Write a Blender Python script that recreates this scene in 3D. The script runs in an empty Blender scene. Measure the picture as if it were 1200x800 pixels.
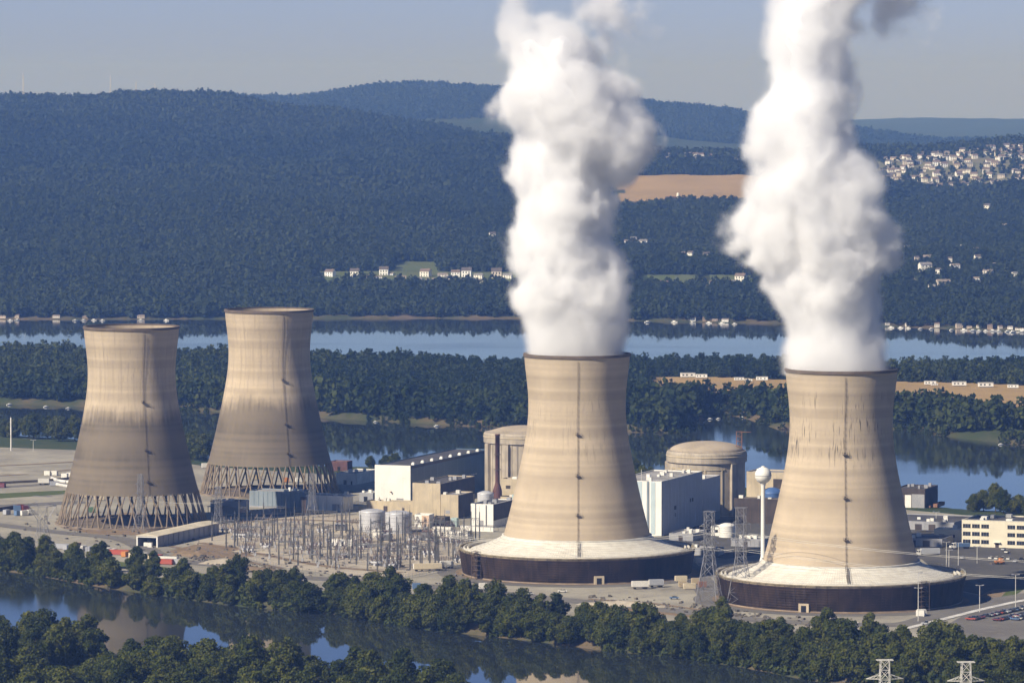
import bpy, math, random
import numpy as np
from mathutils import Vector, Matrix

SC = bpy.context.scene
COL = SC.collection
R = math.radians
rng = random.Random(7)
nrg = np.random.default_rng(11)

# ------------------------------------------------------------------ camera, sky, sun, exposure
F_PX, CAM_H = 5500.0, 254.0
TILT = math.atan(300.0 / F_PX)
cam_d = bpy.data.cameras.new('camera')
cam = bpy.data.objects.new('camera', cam_d)
COL.objects.link(cam)
cam.location = (0, 0, CAM_H)
cam.rotation_euler = (math.pi / 2 - TILT, 0, 0)
cam_d.sensor_width = 36.0
cam_d.lens = F_PX / 1200.0 * 36.0
cam_d.clip_start, cam_d.clip_end = 1.0, 90000.0
SC.camera = cam

SUN_EL = 37.0
SUN_AZ = Vector((-0.766, -0.643, 0)).normalized()          # horizontal direction towards the sun
world = bpy.data.worlds.new('World')
SC.world = world
world.use_nodes = True
wn = world.node_tree
bg = wn.nodes['Background']
sky = wn.nodes.new('ShaderNodeTexSky')
sky.sky_type = 'NISHITA'
sky.sun_disc = False
sky.sun_elevation = R(SUN_EL)
sky.sun_rotation = math.atan2(SUN_AZ.x, SUN_AZ.y)
sky.altitude = 250
sky.air_density = 1.0
sky.dust_density = 0.2
sky.ozone_density = 3.0
tintn = wn.nodes.new('ShaderNodeMix'); tintn.data_type = 'RGBA'; tintn.blend_type = 'MULTIPLY'
tintn.inputs[0].default_value = 1.0; # sky tint darkens above the horizon, added to cut fill on shaded sides
tcw = wn.nodes.new('ShaderNodeTexCoord'); spw = wn.nodes.new('ShaderNodeSeparateXYZ'); wn.links.new(tcw.outputs['Generated'], spw.inputs[0])
mrw = wn.nodes.new('ShaderNodeMapRange'); mrw.interpolation_type = 'SMOOTHSTEP'; mrw.inputs[1].default_value, mrw.inputs[2].default_value = 0.06, 0.30
wn.links.new(spw.outputs[2], mrw.inputs[0])
dpw = wn.nodes.new('ShaderNodeMix'); dpw.data_type = 'RGBA'; wn.links.new(mrw.outputs[0], dpw.inputs[0])
dpw.inputs[6].default_value = (0.60, 0.71, 1.34, 1); dpw.inputs[7].default_value = (0.27, 0.33, 0.52, 1)
wn.links.new(dpw.outputs[2], tintn.inputs[7])
wn.links.new(sky.outputs[0], tintn.inputs[6]); wn.links.new(tintn.outputs[2], bg.inputs[0])
bg.inputs[1].default_value = 0.061
sun_d = bpy.data.lights.new('sun', 'SUN')
sun_d.energy = 5.0
sun_d.angle = R(0.53)
sun_d.color = (1.0, 0.93, 0.84)
sun = bpy.data.objects.new('sun', sun_d)
COL.objects.link(sun)
sd = Vector((SUN_AZ.x * math.cos(R(SUN_EL)), SUN_AZ.y * math.cos(R(SUN_EL)), math.sin(R(SUN_EL))))
sun.rotation_euler = sd.to_track_quat('Z', 'Y').to_euler()
sun.location = (-800, 1500, 900)

SC.view_settings.view_transform = 'Standard'
SC.view_settings.look = 'None'
SC.view_settings.exposure = 0.42
SC.view_settings.gamma = 1.0
SC.view_settings.use_curve_mapping = False
SC.render.engine = 'CYCLES'
cy = SC.cycles
cy.use_denoising = True
cy.denoiser = 'OPENIMAGEDENOISE'
cy.max_bounces = 12
cy.diffuse_bounces = 2
cy.glossy_bounces = 2
cy.transmission_bounces = 2
cy.transparent_max_bounces = 8
cy.volume_bounces = 10
cy.volume_max_steps = 256
cy.use_adaptive_sampling = True
cy.adaptive_threshold = 0.02
cy.caustics_reflective = cy.caustics_refractive = False

HAZE_DENSITY = 6.4e-5
HAZE_COLOR = (0.22, 0.42, 1.0)

# ------------------------------------------------------------------ helpers
def at(px, py, z=0.0):
    """World point at height z that the photo shows at (px, py) of its 1200 x 800 pixels."""
    a, b = (px - 600) / F_PX, (400 - py) / F_PX
    dx, dy, dz = a, math.cos(TILT) + b * math.sin(TILT), -math.sin(TILT) + b * math.cos(TILT)
    t = (z - CAM_H) / dz
    return Vector((dx * t, dy * t, z))

def z_at(py, dist):
    b = (400 - py) / F_PX
    return CAM_H + dist * (-np.sin(TILT) + b * np.cos(TILT)) / (np.cos(TILT) + b * np.sin(TILT))

def tag(o, label=None, cat=None, group=None, kind=None):
    if label: o['label'] = label
    if cat: o['category'] = cat
    if group: o['group'] = group
    if kind: o['kind'] = kind
    return o

class MB:
    def __init__(s):
        s.v, s.f, s.m = [], [], []
        s.cur = 0
    def quad(s, *p):
        i = len(s.v); s.v += [tuple(q) for q in p]; s.f.append(tuple(range(i, i + len(p)))); s.m.append(s.cur)
    def box(s, x0, x1, y0, y1, z0, z1, faces='xXyYzZ', M=None):
        P = [Vector((x, y, z)) for z in (z0, z1) for y in (y0, y1) for x in (x0, x1)]
        if M is not None: P = [M @ p for p in P]
        i = len(s.v); s.v += [tuple(p) for p in P]
        fs = {'x': (0, 4, 6, 2), 'X': (1, 3, 7, 5), 'y': (0, 1, 5, 4), 'Y': (2, 6, 7, 3), 'z': (0, 2, 3, 1), 'Z': (4, 5, 7, 6)}
        for k in faces:
            s.f.append(tuple(i + j for j in fs[k])); s.m.append(s.cur)
    def bar(s, a, b, r, r2=None, n=4, cap=False):
        a, b = Vector(a), Vector(b)
        d = b - a
        if d.length < 1e-6: return
        r2 = r if r2 is None else r2
        u = d.orthogonal().normalized(); w = d.normalized().cross(u)
        i = len(s.v)
        for p, rr in ((a, r), (b, r2)):
            for k in range(n):
                t = 2 * math.pi * k / n
                s.v.append(tuple(p + u * (rr * math.cos(t)) + w * (rr * math.sin(t))))
        for k in range(n):
            j = (k + 1) % n
            s.f.append((i + k, i + j, i + n + j, i + n + k)); s.m.append(s.cur)
        if cap:
            s.f.append(tuple(i + k for k in reversed(range(n)))); s.m.append(s.cur)
            s.f.append(tuple(i + n + k for k in range(n))); s.m.append(s.cur)
    def lathe(s, prof, n=64, cx=0, cy_=0, a0=0.0, a1=2 * math.pi):
        full = abs(a1 - a0 - 2 * math.pi) < 1e-6
        i = len(s.v); m = n if full else n + 1
        for (r, z) in prof:
            for k in range(m):
                t = a0 + (a1 - a0) * k / n
                s.v.append((cx + r * math.cos(t), cy_ + r * math.sin(t), z))
        for q in range(len(prof) - 1):
            for k in range(n):
                j = (k + 1) % m
                s.f.append((i + q * m + k, i + q * m + j, i + (q + 1) * m + j, i + (q + 1) * m + k)); s.m.append(s.cur)
    def sphere(s, c, r, n=16, sz=1.0):
        prof = [(max(1e-3, r * math.sin(math.pi * k / n)), c[2] - sz * r * math.cos(math.pi * k / n)) for k in range(n + 1)]
        s.lathe(prof, n * 2, c[0], c[1])
    def path(s, pts, r, n=4):
        for a, b in zip(pts, pts[1:]): s.bar(a, b, r, n=n)
    def build(s, name, mats, parent=None, smooth=False, loc=None):
        me = bpy.data.meshes.new(name)
        me.from_pydata(s.v, [], s.f)
        mats = mats if isinstance(mats, (list, tuple)) else [mats]
        for m in mats: me.materials.append(m)
        if len(mats) > 1: me.polygons.foreach_set('material_index', s.m)
        if smooth: me.polygons.foreach_set('use_smooth', [True] * len(me.polygons))
        me.update()
        return link(name, me, parent, loc)

def link(name, data, parent=None, loc=None, rz=0.0):
    o = bpy.data.objects.new(name, data)
    COL.objects.link(o)
    if parent is not None: o.parent = parent
    if loc is not None: o.location = loc
    if rz: o.rotation_euler = (0, 0, rz)
    return o

def empty(name, loc, label, cat, group=None, rz=0.0):
    o = link(name, None, None, loc, rz)
    o.empty_display_size = 2
    return tag(o, label, cat, group)

KIDS = {}
def copy_tree(o, loc=None, rz=None, scale=None, label=None, group=None):
    """A copy of a thing with copies of its parts and sub-parts (mesh data shared)."""
    c = o.copy(); COL.objects.link(c)
    if loc is not None: c.location = loc
    if rz is not None: c.rotation_euler = (0, 0, rz)
    if scale is not None: c.scale = scale if isinstance(scale, (tuple, list)) else (scale,) * 3
    if label: c['label'] = label
    if group: c['group'] = group
    def rec(src, dst):
        for ch in KIDS.get(src.name) or list(src.children):
            k = ch.copy(); COL.objects.link(k); k.parent = dst
            rec(ch, k)
    rec(o, c)
    return c

def np_mesh(name, verts, quads, mats, attr=None, smooth=False):
    me = bpy.data.meshes.new(name)
    nv, nf = len(verts), len(quads)
    me.vertices.add(nv); me.vertices.foreach_set('co', np.asarray(verts, np.float32).ravel())
    k = quads.shape[1]
    me.loops.add(nf * k); me.loops.foreach_set('vertex_index', np.asarray(quads, np.int32).ravel())
    me.polygons.add(nf)
    me.polygons.foreach_set('loop_start', np.arange(nf, dtype=np.int32) * k)
    if attr is not None:
        a = me.attributes.new('tint', 'FLOAT', 'POINT'); a.data.foreach_set('value', np.asarray(attr, np.float32))
    for m in mats: me.materials.append(m)
    if smooth: me.polygons.foreach_set('use_smooth', np.ones(nf, dtype=bool))
    me.update(calc_edges=True)
    return me

def vnoise(x, y, seed=0):
    xi, yi = np.floor(x).astype(np.int64), np.floor(y).astype(np.int64)
    fx, fy = x - xi, y - yi
    fx, fy = fx * fx * (3 - 2 * fx), fy * fy * (3 - 2 * fy)
    def h(a, b):
        n = (a * 374761393 + b * 668265263 + seed * 974711) & 0x7fffffff
        n = ((n ^ (n >> 13)) * 1274126177) & 0x7fffffff
        return ((n ^ (n >> 16)) & 0xffff) / 65535.0
    return (h(xi, yi) * (1 - fx) + h(xi + 1, yi) * fx) * (1 - fy) + (h(xi, yi + 1) * (1 - fx) + h(xi + 1, yi + 1) * fx) * fy

def fbm(x, y, sc, oct=4, seed=0):
    t, a, s = 0, 0.5, 1.0 / sc
    for k in range(oct):
        t = t + a * (vnoise(x * s + 17 * k, y * s + 5 * k, seed + k) - 0.5); a *= 0.5; s *= 2.03
    return t

# ------------------------------------------------------------------ materials
def nodes_of(m):
    m.use_nodes = True
    nt = m.node_tree
    return nt, nt.nodes['Principled BSDF']

def mth(nt, op, a, b=None, c=None, clamp=False):
    n = nt.nodes.new('ShaderNodeMath'); n.operation = op; n.use_clamp = clamp
    for i, v in enumerate((a, b, c)):
        if v is None: continue
        if isinstance(v, (int, float)): n.inputs[i].default_value = v
        else: nt.links.new(v, n.inputs[i])
    return n.outputs[0]

def mixc(nt, fac, a, b, mode='MIX'):
    n = nt.nodes.new('ShaderNodeMix'); n.data_type = 'RGBA'; n.blend_type = mode
    for i, v in ((0, fac), (6, a), (7, b)):
        if isinstance(v, (int, float)): n.inputs[i].default_value = v
        elif isinstance(v, tuple): n.inputs[i].default_value = (*v[:3], 1)
        else: nt.links.new(v, n.inputs[i])
    return n.outputs[2]

def noise(nt, scale, vec=None, detail=4, rough=0.55, stretch=None, coord='Object'):
    if vec is None:
        tc = nt.nodes.new('ShaderNodeTexCoord'); vec = tc.outputs[coord]
    if stretch:
        mp = nt.nodes.new('ShaderNodeMapping'); mp.inputs['Scale'].default_value = stretch
        nt.links.new(vec, mp.inputs[0]); vec = mp.outputs[0]
    n = nt.nodes.new('ShaderNodeTexNoise')
    n.inputs['Scale'].default_value = scale; n.inputs['Detail'].default_value = detail; n.inputs['Roughness'].default_value = rough
    nt.links.new(vec, n.inputs['Vector'])
    return n.outputs[0]

def ramp(nt, fac, lo, hi):
    n = nt.nodes.new('ShaderNodeMapRange'); n.interpolation_type = 'SMOOTHSTEP'
    n.inputs[1].default_value, n.inputs[2].default_value = lo, hi
    nt.links.new(fac, n.inputs[0])
    return n.outputs[0]

MATS = {}
def mat(name, col, rough=0.75, var=0.18, scale=0.15, dirt=None, streak=0.0, metal=0.0, bump=0.0, spec=0.3):
    """Painted or built surface: base colour with blotches, streaks of dirt running down, and a little relief."""
    m = bpy.data.materials.new(name); MATS[name] = m
    nt, b = nodes_of(m)
    b.inputs['Roughness'].default_value = rough; b.inputs['Metallic'].default_value = metal
    b.inputs['Specular IOR Level'].default_value = spec
    n1 = noise(nt, scale, detail=5)
    lo, hi = tuple(c * (1 - var) for c in col), tuple(min(0.9, c * (1 + var)) for c in col)
    c = mixc(nt, ramp(nt, n1, 0.32, 0.68), lo, hi)
    if streak:
        n2 = noise(nt, 1.0, stretch=(0.55, 0.55, 0.045), detail=4)
        c = mixc(nt, mth(nt, 'MULTIPLY', ramp(nt, n2, 0.5, 0.72), streak), c, dirt or tuple(x * 0.35 for x in col))
    nt.links.new(c, b.inputs['Base Color'])
    if bump:
        bp = nt.nodes.new('ShaderNodeBump'); bp.inputs['Strength'].default_value = bump; bp.inputs['Distance'].default_value = 0.4
        nt.links.new(noise(nt, scale * 6), bp.inputs['Height']); nt.links.new(bp.outputs[0], b.inputs['Normal'])
    return m

M_white = mat('white_panel', (0.74, 0.72, 0.66), 0.55, 0.06, 0.08, streak=0.12)
M_white2 = mat('white_weathered', (0.68, 0.66, 0.60), 0.6, 0.12, 0.2, streak=0.25)
M_tan = mat('tan_concrete', (0.44, 0.37, 0.26), 0.85, 0.12, 0.12, streak=0.25)
M_conc = mat('grey_concrete', (0.37, 0.32, 0.25), 0.85, 0.15, 0.15, streak=0.45, dirt=(0.14, 0.12, 0.1))
M_bluegrey = mat('blue_grey_siding', (0.20, 0.235, 0.26), 0.55, 0.1, 0.1, streak=0.15)
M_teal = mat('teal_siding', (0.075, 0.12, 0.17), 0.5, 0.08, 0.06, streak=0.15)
M_greyside = mat('grey_siding', (0.30, 0.30, 0.31), 0.55, 0.1, 0.1, streak=0.2)
M_darkroof = mat('dark_roof', (0.075, 0.072, 0.075), 0.8, 0.3, 0.06)
M_greyroof = mat('grey_roof', (0.30, 0.29, 0.28), 0.8, 0.25, 0.07)
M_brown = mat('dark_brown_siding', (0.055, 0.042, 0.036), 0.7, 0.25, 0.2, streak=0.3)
M_brick = mat('red_brown_paint', (0.10, 0.045, 0.04), 0.7, 0.25, 0.4, streak=0.3)
M_steel = mat('galvanised_steel', (0.20, 0.20, 0.21), 0.5, 0.15, 0.5, metal=0.3)
M_steelw = mat('pale_tower_steel', (0.55, 0.53, 0.47), 0.5, 0.12, 0.5)
M_rust = mat('rusty_steel', (0.22, 0.11, 0.06), 0.8, 0.3, 0.5)
M_silver = mat('silver_tank_paint', (0.52, 0.52, 0.53), 0.4, 0.1, 0.2, streak=0.2, metal=0.2)
M_glass = mat('dark_window_glass', (0.02, 0.022, 0.028), 0.12, 0.2, 0.5, spec=0.6)
M_rubber = mat('tyre_rubber', (0.02, 0.02, 0.02), 0.9)
M_blue = mat('blue_tarp', (0.06, 0.12, 0.28), 0.5)
M_pipe = mat('pipe_white', (0.62, 0.60, 0.56), 0.5)
M_black = mat('dark_opening', (0.012, 0.012, 0.014), 0.9)
M_wood = mat('weathered_wood', (0.2, 0.15, 0.1), 0.9)
M_louver = mat('louver_dark', (0.034, 0.022, 0.015), 0.85, 0.4, 0.12, streak=0.4, dirt=(0.085, 0.06, 0.042), spec=0.1)

def paint_by_object(name, rough=0.35):
    m = bpy.data.materials.new(name); nt, b = nodes_of(m)
    oi = nt.nodes.new('ShaderNodeObjectInfo')
    n = noise(nt, 0.6)
    c = mixc(nt, mth(nt, 'MULTIPLY', ramp(nt, n, 0.45, 0.8), 0.25), oi.outputs['Color'], (0.25, 0.22, 0.19))
    nt.links.new(c, b.inputs['Base Color']); b.inputs['Roughness'].default_value = rough
    return m
M_paint = paint_by_object('vehicle_paint', 0.3)
M_cont = paint_by_object('container_paint', 0.6)
M_house = paint_by_object('house_wall_paint', 0.7)

def shell_mat(name, stain_top, stain_amt, streak_amt, streak_lo, streak_hi, base=(0.475, 0.388, 0.278)):
    """Board-marked tower concrete: one tone per pour lift, soft blotches, damp stains and dark runs."""
    m = bpy.data.materials.new(name); nt, b = nodes_of(m)
    b.inputs['Roughness'].default_value = 0.9; b.inputs['Specular IOR Level'].default_value = 0.15
    tc = nt.nodes.new('ShaderNodeTexCoord'); obj = tc.outputs['Object']
    sp = nt.nodes.new('ShaderNodeSeparateXYZ'); nt.links.new(obj, sp.inputs[0])
    x, y, z = sp.outputs
    ang = mth(nt, 'ARCTAN2', x, mth(nt, 'MULTIPLY', y, -1))
    lift = mth(nt, 'FLOOR', mth(nt, 'DIVIDE', z, 1.55))
    wnz = nt.nodes.new('ShaderNodeTexWhiteNoise'); wnz.noise_dimensions = '1D'; nt.links.new(lift, wnz.inputs['W'])
    big = nt.nodes.new('ShaderNodeTexNoise'); big.noise_dimensions = '1D'; big.inputs['Scale'].default_value = 0.11; big.inputs['Detail'].default_value = 2
    nt.links.new(z, big.inputs['W'])
    tone = mth(nt, 'ADD', mth(nt, 'MULTIPLY', wnz.outputs[0], 0.30), mth(nt, 'MULTIPLY', ramp(nt, big.outputs[0], 0.35, 0.65), 0.70))
    blot = noise(nt, 0.05, obj, 5)
    tone = mth(nt, 'ADD', mth(nt, 'MULTIPLY', tone, 0.65), mth(nt, 'MULTIPLY', ramp(nt, blot, 0.3, 0.7), 0.35))
    c = mixc(nt, tone, tuple(v * 0.70 for v in base), tuple(v * 1.12 for v in base))
    # joint lines between the lifts
    fr = mth(nt, 'FRACT', mth(nt, 'DIVIDE', z, 1.55))
    line = mth(nt, 'MULTIPLY', mth(nt, 'LESS_THAN', fr, 0.13), 0.10)
    c = mixc(nt, line, c, tuple(v * 0.55 for v in base))
    # angle/height space for runs
    cb = nt.nodes.new('ShaderNodeCombineXYZ')
    nt.links.new(mth(nt, 'MULTIPLY', ang, 15.0), cb.inputs[0]); nt.links.new(mth(nt, 'MULTIPLY', z, 0.02), cb.inputs[1])
    runs = noise(nt, 1.0, cb.outputs[0], 6, 0.65)
    cb2 = nt.nodes.new('ShaderNodeCombineXYZ')
    nt.links.new(mth(nt, 'MULTIPLY', ang, 30.0), cb2.inputs[0]); nt.links.new(mth(nt, 'MULTIPLY', z, 0.085), cb2.inputs[1])
    drips = noise(nt, 1.0, cb2.outputs[0], 3, 0.6)
    # damp stain: lower part of the shell, ragged top edge
    edge = mth(nt, 'ADD', z, mth(nt, 'MULTIPLY', mth(nt, 'SUBTRACT', mth(nt, 'ADD', mth(nt, 'MULTIPLY', runs, 0.5), mth(nt, 'MULTIPLY', blot, 0.5)), 0.5), 40.0))
    st = nt.nodes.new('ShaderNodeMapRange'); st.interpolation_type = 'SMOOTHSTEP'
    st.inputs[1].default_value, st.inputs[2].default_value = stain_top + 9, stain_top - 6
    nt.links.new(edge, st.inputs[0])
    bandz = mth(nt, 'ADD', 0.66, mth(nt, 'MULTIPLY', tone, 0.40))
    sf = mth(nt, 'MULTIPLY', mth(nt, 'MULTIPLY', st.outputs[0], bandz), stain_amt)
    c = mixc(nt, sf, c, (0.105, 0.088, 0.066))
    c = mixc(nt, mth(nt, 'MULTIPLY', mth(nt, 'MULTIPLY', ramp(nt, runs, 0.47, 0.70), stain_amt), 0.38), c, (0.2, 0.165, 0.125))
    # dark drips in a belt under the rim
    up = mth(nt, 'MULTIPLY', ramp(nt, z, streak_lo - 8, streak_lo + 4), mth(nt, 'SUBTRACT', 1.0, ramp(nt, z, streak_hi - 3, streak_hi + 6)))
    patch = ramp(nt, noise(nt, 0.05, obj, 3), 0.40, 0.60)
    df = mth(nt, 'MULTIPLY', mth(nt, 'MULTIPLY', ramp(nt, drips, 0.54, 0.64), up), mth(nt, 'MULTIPLY', patch, streak_amt))
    c = mixc(nt, df, c, (0.10, 0.085, 0.065))
    nt.links.new(c, b.inputs['Base Color'])
    bp = nt.nodes.new('ShaderNodeBump'); bp.inputs['Strength'].default_value = 0.35; bp.inputs['Distance'].default_value = 0.3
    nt.links.new(noise(nt, 0.6, obj, 5), bp.inputs['Height']); nt.links.new(bp.outputs[0], b.inputs['Normal'])
    return m

def skirt_mat():
    m = bpy.data.materials.new('white_skirt_panels'); nt, b = nodes_of(m)
    b.inputs['Roughness'].default_value = 0.6
    tc = nt.nodes.new('ShaderNodeTexCoord'); obj = tc.outputs['Object']
    sp = nt.nodes.new('ShaderNodeSeparateXYZ'); nt.links.new(obj, sp.inputs[0])
    ang = mth(nt, 'ARCTAN2', sp.outputs[0], sp.outputs[1])
    rad = mth(nt, 'SQRT', mth(nt, 'ADD', mth(nt, 'MULTIPLY', sp.outputs[0], sp.outputs[0]), mth(nt, 'MULTIPLY', sp.outputs[1], sp.outputs[1])))
    l1 = mth(nt, 'LESS_THAN', mth(nt, 'FRACT', mth(nt, 'MULTIPLY', ang, 180 / math.pi / 1.5)), 0.14)
    l2 = mth(nt, 'LESS_THAN', mth(nt, 'FRACT', mth(nt, 'DIVIDE', rad, 2.1)), 0.14)
    ln = mth(nt, 'MULTIPLY', mth(nt, 'MAXIMUM', l1, l2), 0.55)
    n = noise(nt, 0.22, obj, 5)
    c = mixc(nt, ramp(nt, n, 0.3, 0.75), (0.70, 0.67, 0.58), (0.56, 0.52, 0.44))
    c = mixc(nt, ln, c, (0.3, 0.28, 0.24))
    nt.links.new(c, b.inputs['Base Color'])
    return m
M_skirt = skirt_mat()

def ground_mat(name, c1, c2, c3, s1=0.02, s2=0.25, rough=0.95):
    m = bpy.data.materials.new(name); nt, b = nodes_of(m)
    b.inputs['Roughness'].default_value = rough; b.inputs['Specular IOR Level'].default_value = 0.1
    n1, n2 = noise(nt, s1, detail=6, rough=0.6), noise(nt, s2, detail=5, rough=0.65)
    c = mixc(nt, ramp(nt, n1, 0.35, 0.65), c1, c2)
    c = mixc(nt, mth(nt, 'MULTIPLY', ramp(nt, n2, 0.5, 0.72), 0.65), c, c3)
    nt.links.new(c, b.inputs['Base Color'])
    bp = nt.nodes.new('ShaderNodeBump'); bp.inputs['Strength'].default_value = 0.5; bp.inputs['Distance'].default_value = 0.5
    nt.links.new(n2, bp.inputs['Height']); nt.links.new(bp.outputs[0], b.inputs['Normal'])
    return m
M_ground = ground_mat('ground_soil_and_weeds', (0.035, 0.055, 0.02), (0.055, 0.07, 0.028), (0.09, 0.075, 0.045), 0.01, 0.08)
M_bank = ground_mat('bank_soil', (0.045, 0.06, 0.024), (0.14, 0.105, 0.065), (0.07, 0.065, 0.035), 0.02, 0.3)
M_gravel = ground_mat('gravel', (0.35, 0.325, 0.265), (0.25, 0.23, 0.19), (0.18, 0.165, 0.14), 0.02, 0.11)
M_gravel2 = ground_mat('pale_crushed_stone', (0.44, 0.39, 0.31), (0.36, 0.315, 0.25), (0.28, 0.24, 0.19), 0.03, 0.2)
M_asphalt = ground_mat('asphalt', (0.075, 0.073, 0.072), (0.10, 0.096, 0.09), (0.125, 0.12, 0.11), 0.03, 0.2)
M_asphalt2 = ground_mat('worn_grey_road', (0.17, 0.16, 0.145), (0.14, 0.13, 0.12), (0.21, 0.195, 0.17), 0.03, 0.2)
M_dirt = ground_mat('brown_dirt', (0.24, 0.175, 0.115), (0.19, 0.14, 0.09), (0.3, 0.23, 0.16), 0.05, 0.3)
M_grass = ground_mat('rough_grass', (0.075, 0.10, 0.03), (0.10, 0.115, 0.04), (0.14, 0.13, 0.06), 0.03, 0.3)
M_lawn = ground_mat('pale_lawn', (0.085, 0.115, 0.045), (0.11, 0.125, 0.055), (0.13, 0.13, 0.07), 0.02, 0.1)
M_wheat = ground_mat('ripe_crop', (0.36, 0.25, 0.12), (0.30, 0.21, 0.10), (0.41, 0.30, 0.16), 0.006, 0.05)

def water_mat():
    m = bpy.data.materials.new('river_water'); nt, b = nodes_of(m)
    b.inputs['Base Color'].default_value = (0.022, 0.027, 0.024, 1)
    b.inputs['Roughness'].default_value = 0.07
    b.inputs['IOR'].default_value = 1.33
    b.inputs['Specular IOR Level'].default_value = 0.5
    tc = nt.nodes.new('ShaderNodeTexCoord')
    bp = nt.nodes.new('ShaderNodeBump'); bp.inputs['Strength'].default_value = 0.10; bp.inputs['Distance'].default_value = 0.10
    nt.links.new(noise(nt, 0.35, tc.outputs['Object'], 3, stretch=(1.0, 0.5, 1.0)), bp.inputs['Height'])
    nt.links.new(bp.outputs[0], b.inputs['Normal'])
    patch = noise(nt, 0.004, tc.outputs['Object'], 3, stretch=(0.5, 1.0, 1.0))
    nt.links.new(mth(nt, 'MULTIPLY_ADD', ramp(nt, patch, 0.45, 0.65), 0.08, 0.025), b.inputs['Roughness'])
    return m
M_water = water_mat()

def leaf_mat(name, dark, mid, light, attr=False):
    m = bpy.data.materials.new(name); nt, b = nodes_of(m)
    b.inputs['Roughness'].default_value = 0.7; b.inputs['Specular IOR Level'].default_value = 0.15
    if attr:
        a = nt.nodes.new('ShaderNodeAttribute'); a.attribute_name = 'tint'; r = a.outputs['Fac']
    else:
        oi = nt.nodes.new('ShaderNodeObjectInfo'); r = oi.outputs['Random']
    geo = nt.nodes.new('ShaderNodeNewGeometry')
    n = noise(nt, 0.25, geo.outputs['Position'], 3)
    c = mixc(nt, r, dark, mid)
    c = mixc(nt, mth(nt, 'MULTIPLY', ramp(nt, n, 0.42, 0.7), mth(nt, 'MULTIPLY_ADD', r, 0.6, 0.25)), c, light)
    nt.links.new(c, b.inputs['Base Color'])
    tr = nt.nodes.new('ShaderNodeBsdfTranslucent'); nt.links.new(c, tr.inputs[0])
    mx = nt.nodes.new('ShaderNodeMixShader'); mx.inputs[0].default_value = 0.28
    out = nt.nodes['Material Output']
    nt.links.new(b.outputs[0], mx.inputs[1]); nt.links.new(tr.outputs[0], mx.inputs[2]); nt.links.new(mx.outputs[0], out.inputs['Surface'])
    return m
M_leaf = leaf_mat('tree_leaves', (0.030, 0.045, 0.008), (0.080, 0.095, 0.014), (0.155, 0.152, 0.026))
M_wood_leaf = leaf_mat('woodland_leaves', (0.016, 0.031, 0.008), (0.060, 0.078, 0.016), (0.105, 0.114, 0.026), attr=True)
M_hill_leaf = leaf_mat('hillside_leaves', (0.018, 0.031, 0.012), (0.036, 0.051, 0.017), (0.052, 0.063, 0.024), attr=True)
M_bark = mat('bark', (0.07, 0.055, 0.04), 0.95, 0.3, 0.5)

# ------------------------------------------------------------------ terrain: river, islands, hills
WL = -5.0                                            # water level
def poly_px(pts): return np.array([tuple(at(px, py, WL))[:2] for px, py in pts])
near_shore = [(-900, 590), (-300, 632), (0, 668), (60, 677), (130, 690), (250, 706), (330, 715), (400, 721), (500, 738), (600, 748), (700, 761), (800, 771), (880, 783), (950, 797), (1050, 808), (1200, 822), (1500, 850), (2100, 905)]
plant_far = [(2100, 690), (1500, 630), (1300, 612), (1200, 606), (1130, 602), (1050, 592), (960, 584), (880, 577), (800, 569), (740, 564), (650, 558), (560, 556), (470, 553), (400, 552), (300, 546), (230, 540), (150, 528), (100, 520), (0, 514), (-300, 500), (-900, 480)]
P_plant = poly_px(near_shore + plant_far)
P_front = np.array([(-4000, -900), (4000, -900), (4000, 1500)] + [tuple(at(px, py, WL))[:2] for px, py in [(1900, 1000), (1400, 930), (900, 880), (650, 835), (560, 817), (440, 800), (300, 792), (200, 782), (100, 770), (0, 752), (-200, 730), (-600, 690)]] + [(-4000, 2100)])
P_isle = poly_px([(-900, 455), (-300, 463), (0, 473), (110, 477), (240, 482), (330, 486), (400, 491), (455, 494), (520, 498), (570, 500), (610, 503), (680, 503), (735, 506), (800, 508), (806, 503), (786, 499), (800, 493), (840, 490), (862, 487), (885, 494), (915, 503), (980, 500), (1050, 503), (1110, 512), (1200, 522), (1500, 550), (2100, 600),
                  (2100, 448), (1500, 444), (1200, 440), (1050, 440), (900, 438), (740, 436), (600, 436), (400, 431), (240, 428), (0, 422), (-300, 416), (-900, 410)])
P_far = np.array([tuple(at(px, py, WL))[:2] for px, py in [(-1500, 366), (-300, 372), (0, 374), (200, 374), (450, 373), (600, 373), (800, 377), (900, 379), (1050, 383), (1200, 388), (1500, 394), (2600, 400)]] + [(9000, 40000), (-9000, 40000)])

def signed_dist(P, x, y):
    d = np.full(x.shape, 1e18); ins = np.zeros(x.shape, bool)
    for (ax, ay), (bx, by) in zip(P, np.roll(P, -1, 0)):
        ex, ey = bx - ax, by - ay
        t = np.clip(((x - ax) * ex + (y - ay) * ey) / max(ex * ex + ey * ey, 1e-9), 0, 1)
        d = np.minimum(d, (x - ax - t * ex) ** 2 + (y - ay - t * ey) ** 2)
        if abs(ey) > 1e-9:
            ins ^= ((ay > y) != (by > y)) & (x < ex * (y - ay) / ey + ax)
    return np.where(ins, 1, -1) * np.sqrt(d)

PXC = np.array([-600, -200, 0, 60, 130, 200, 270, 340, 430, 520, 600, 700, 780, 870, 960, 1050, 1120, 1200, 1400, 1800])
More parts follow.
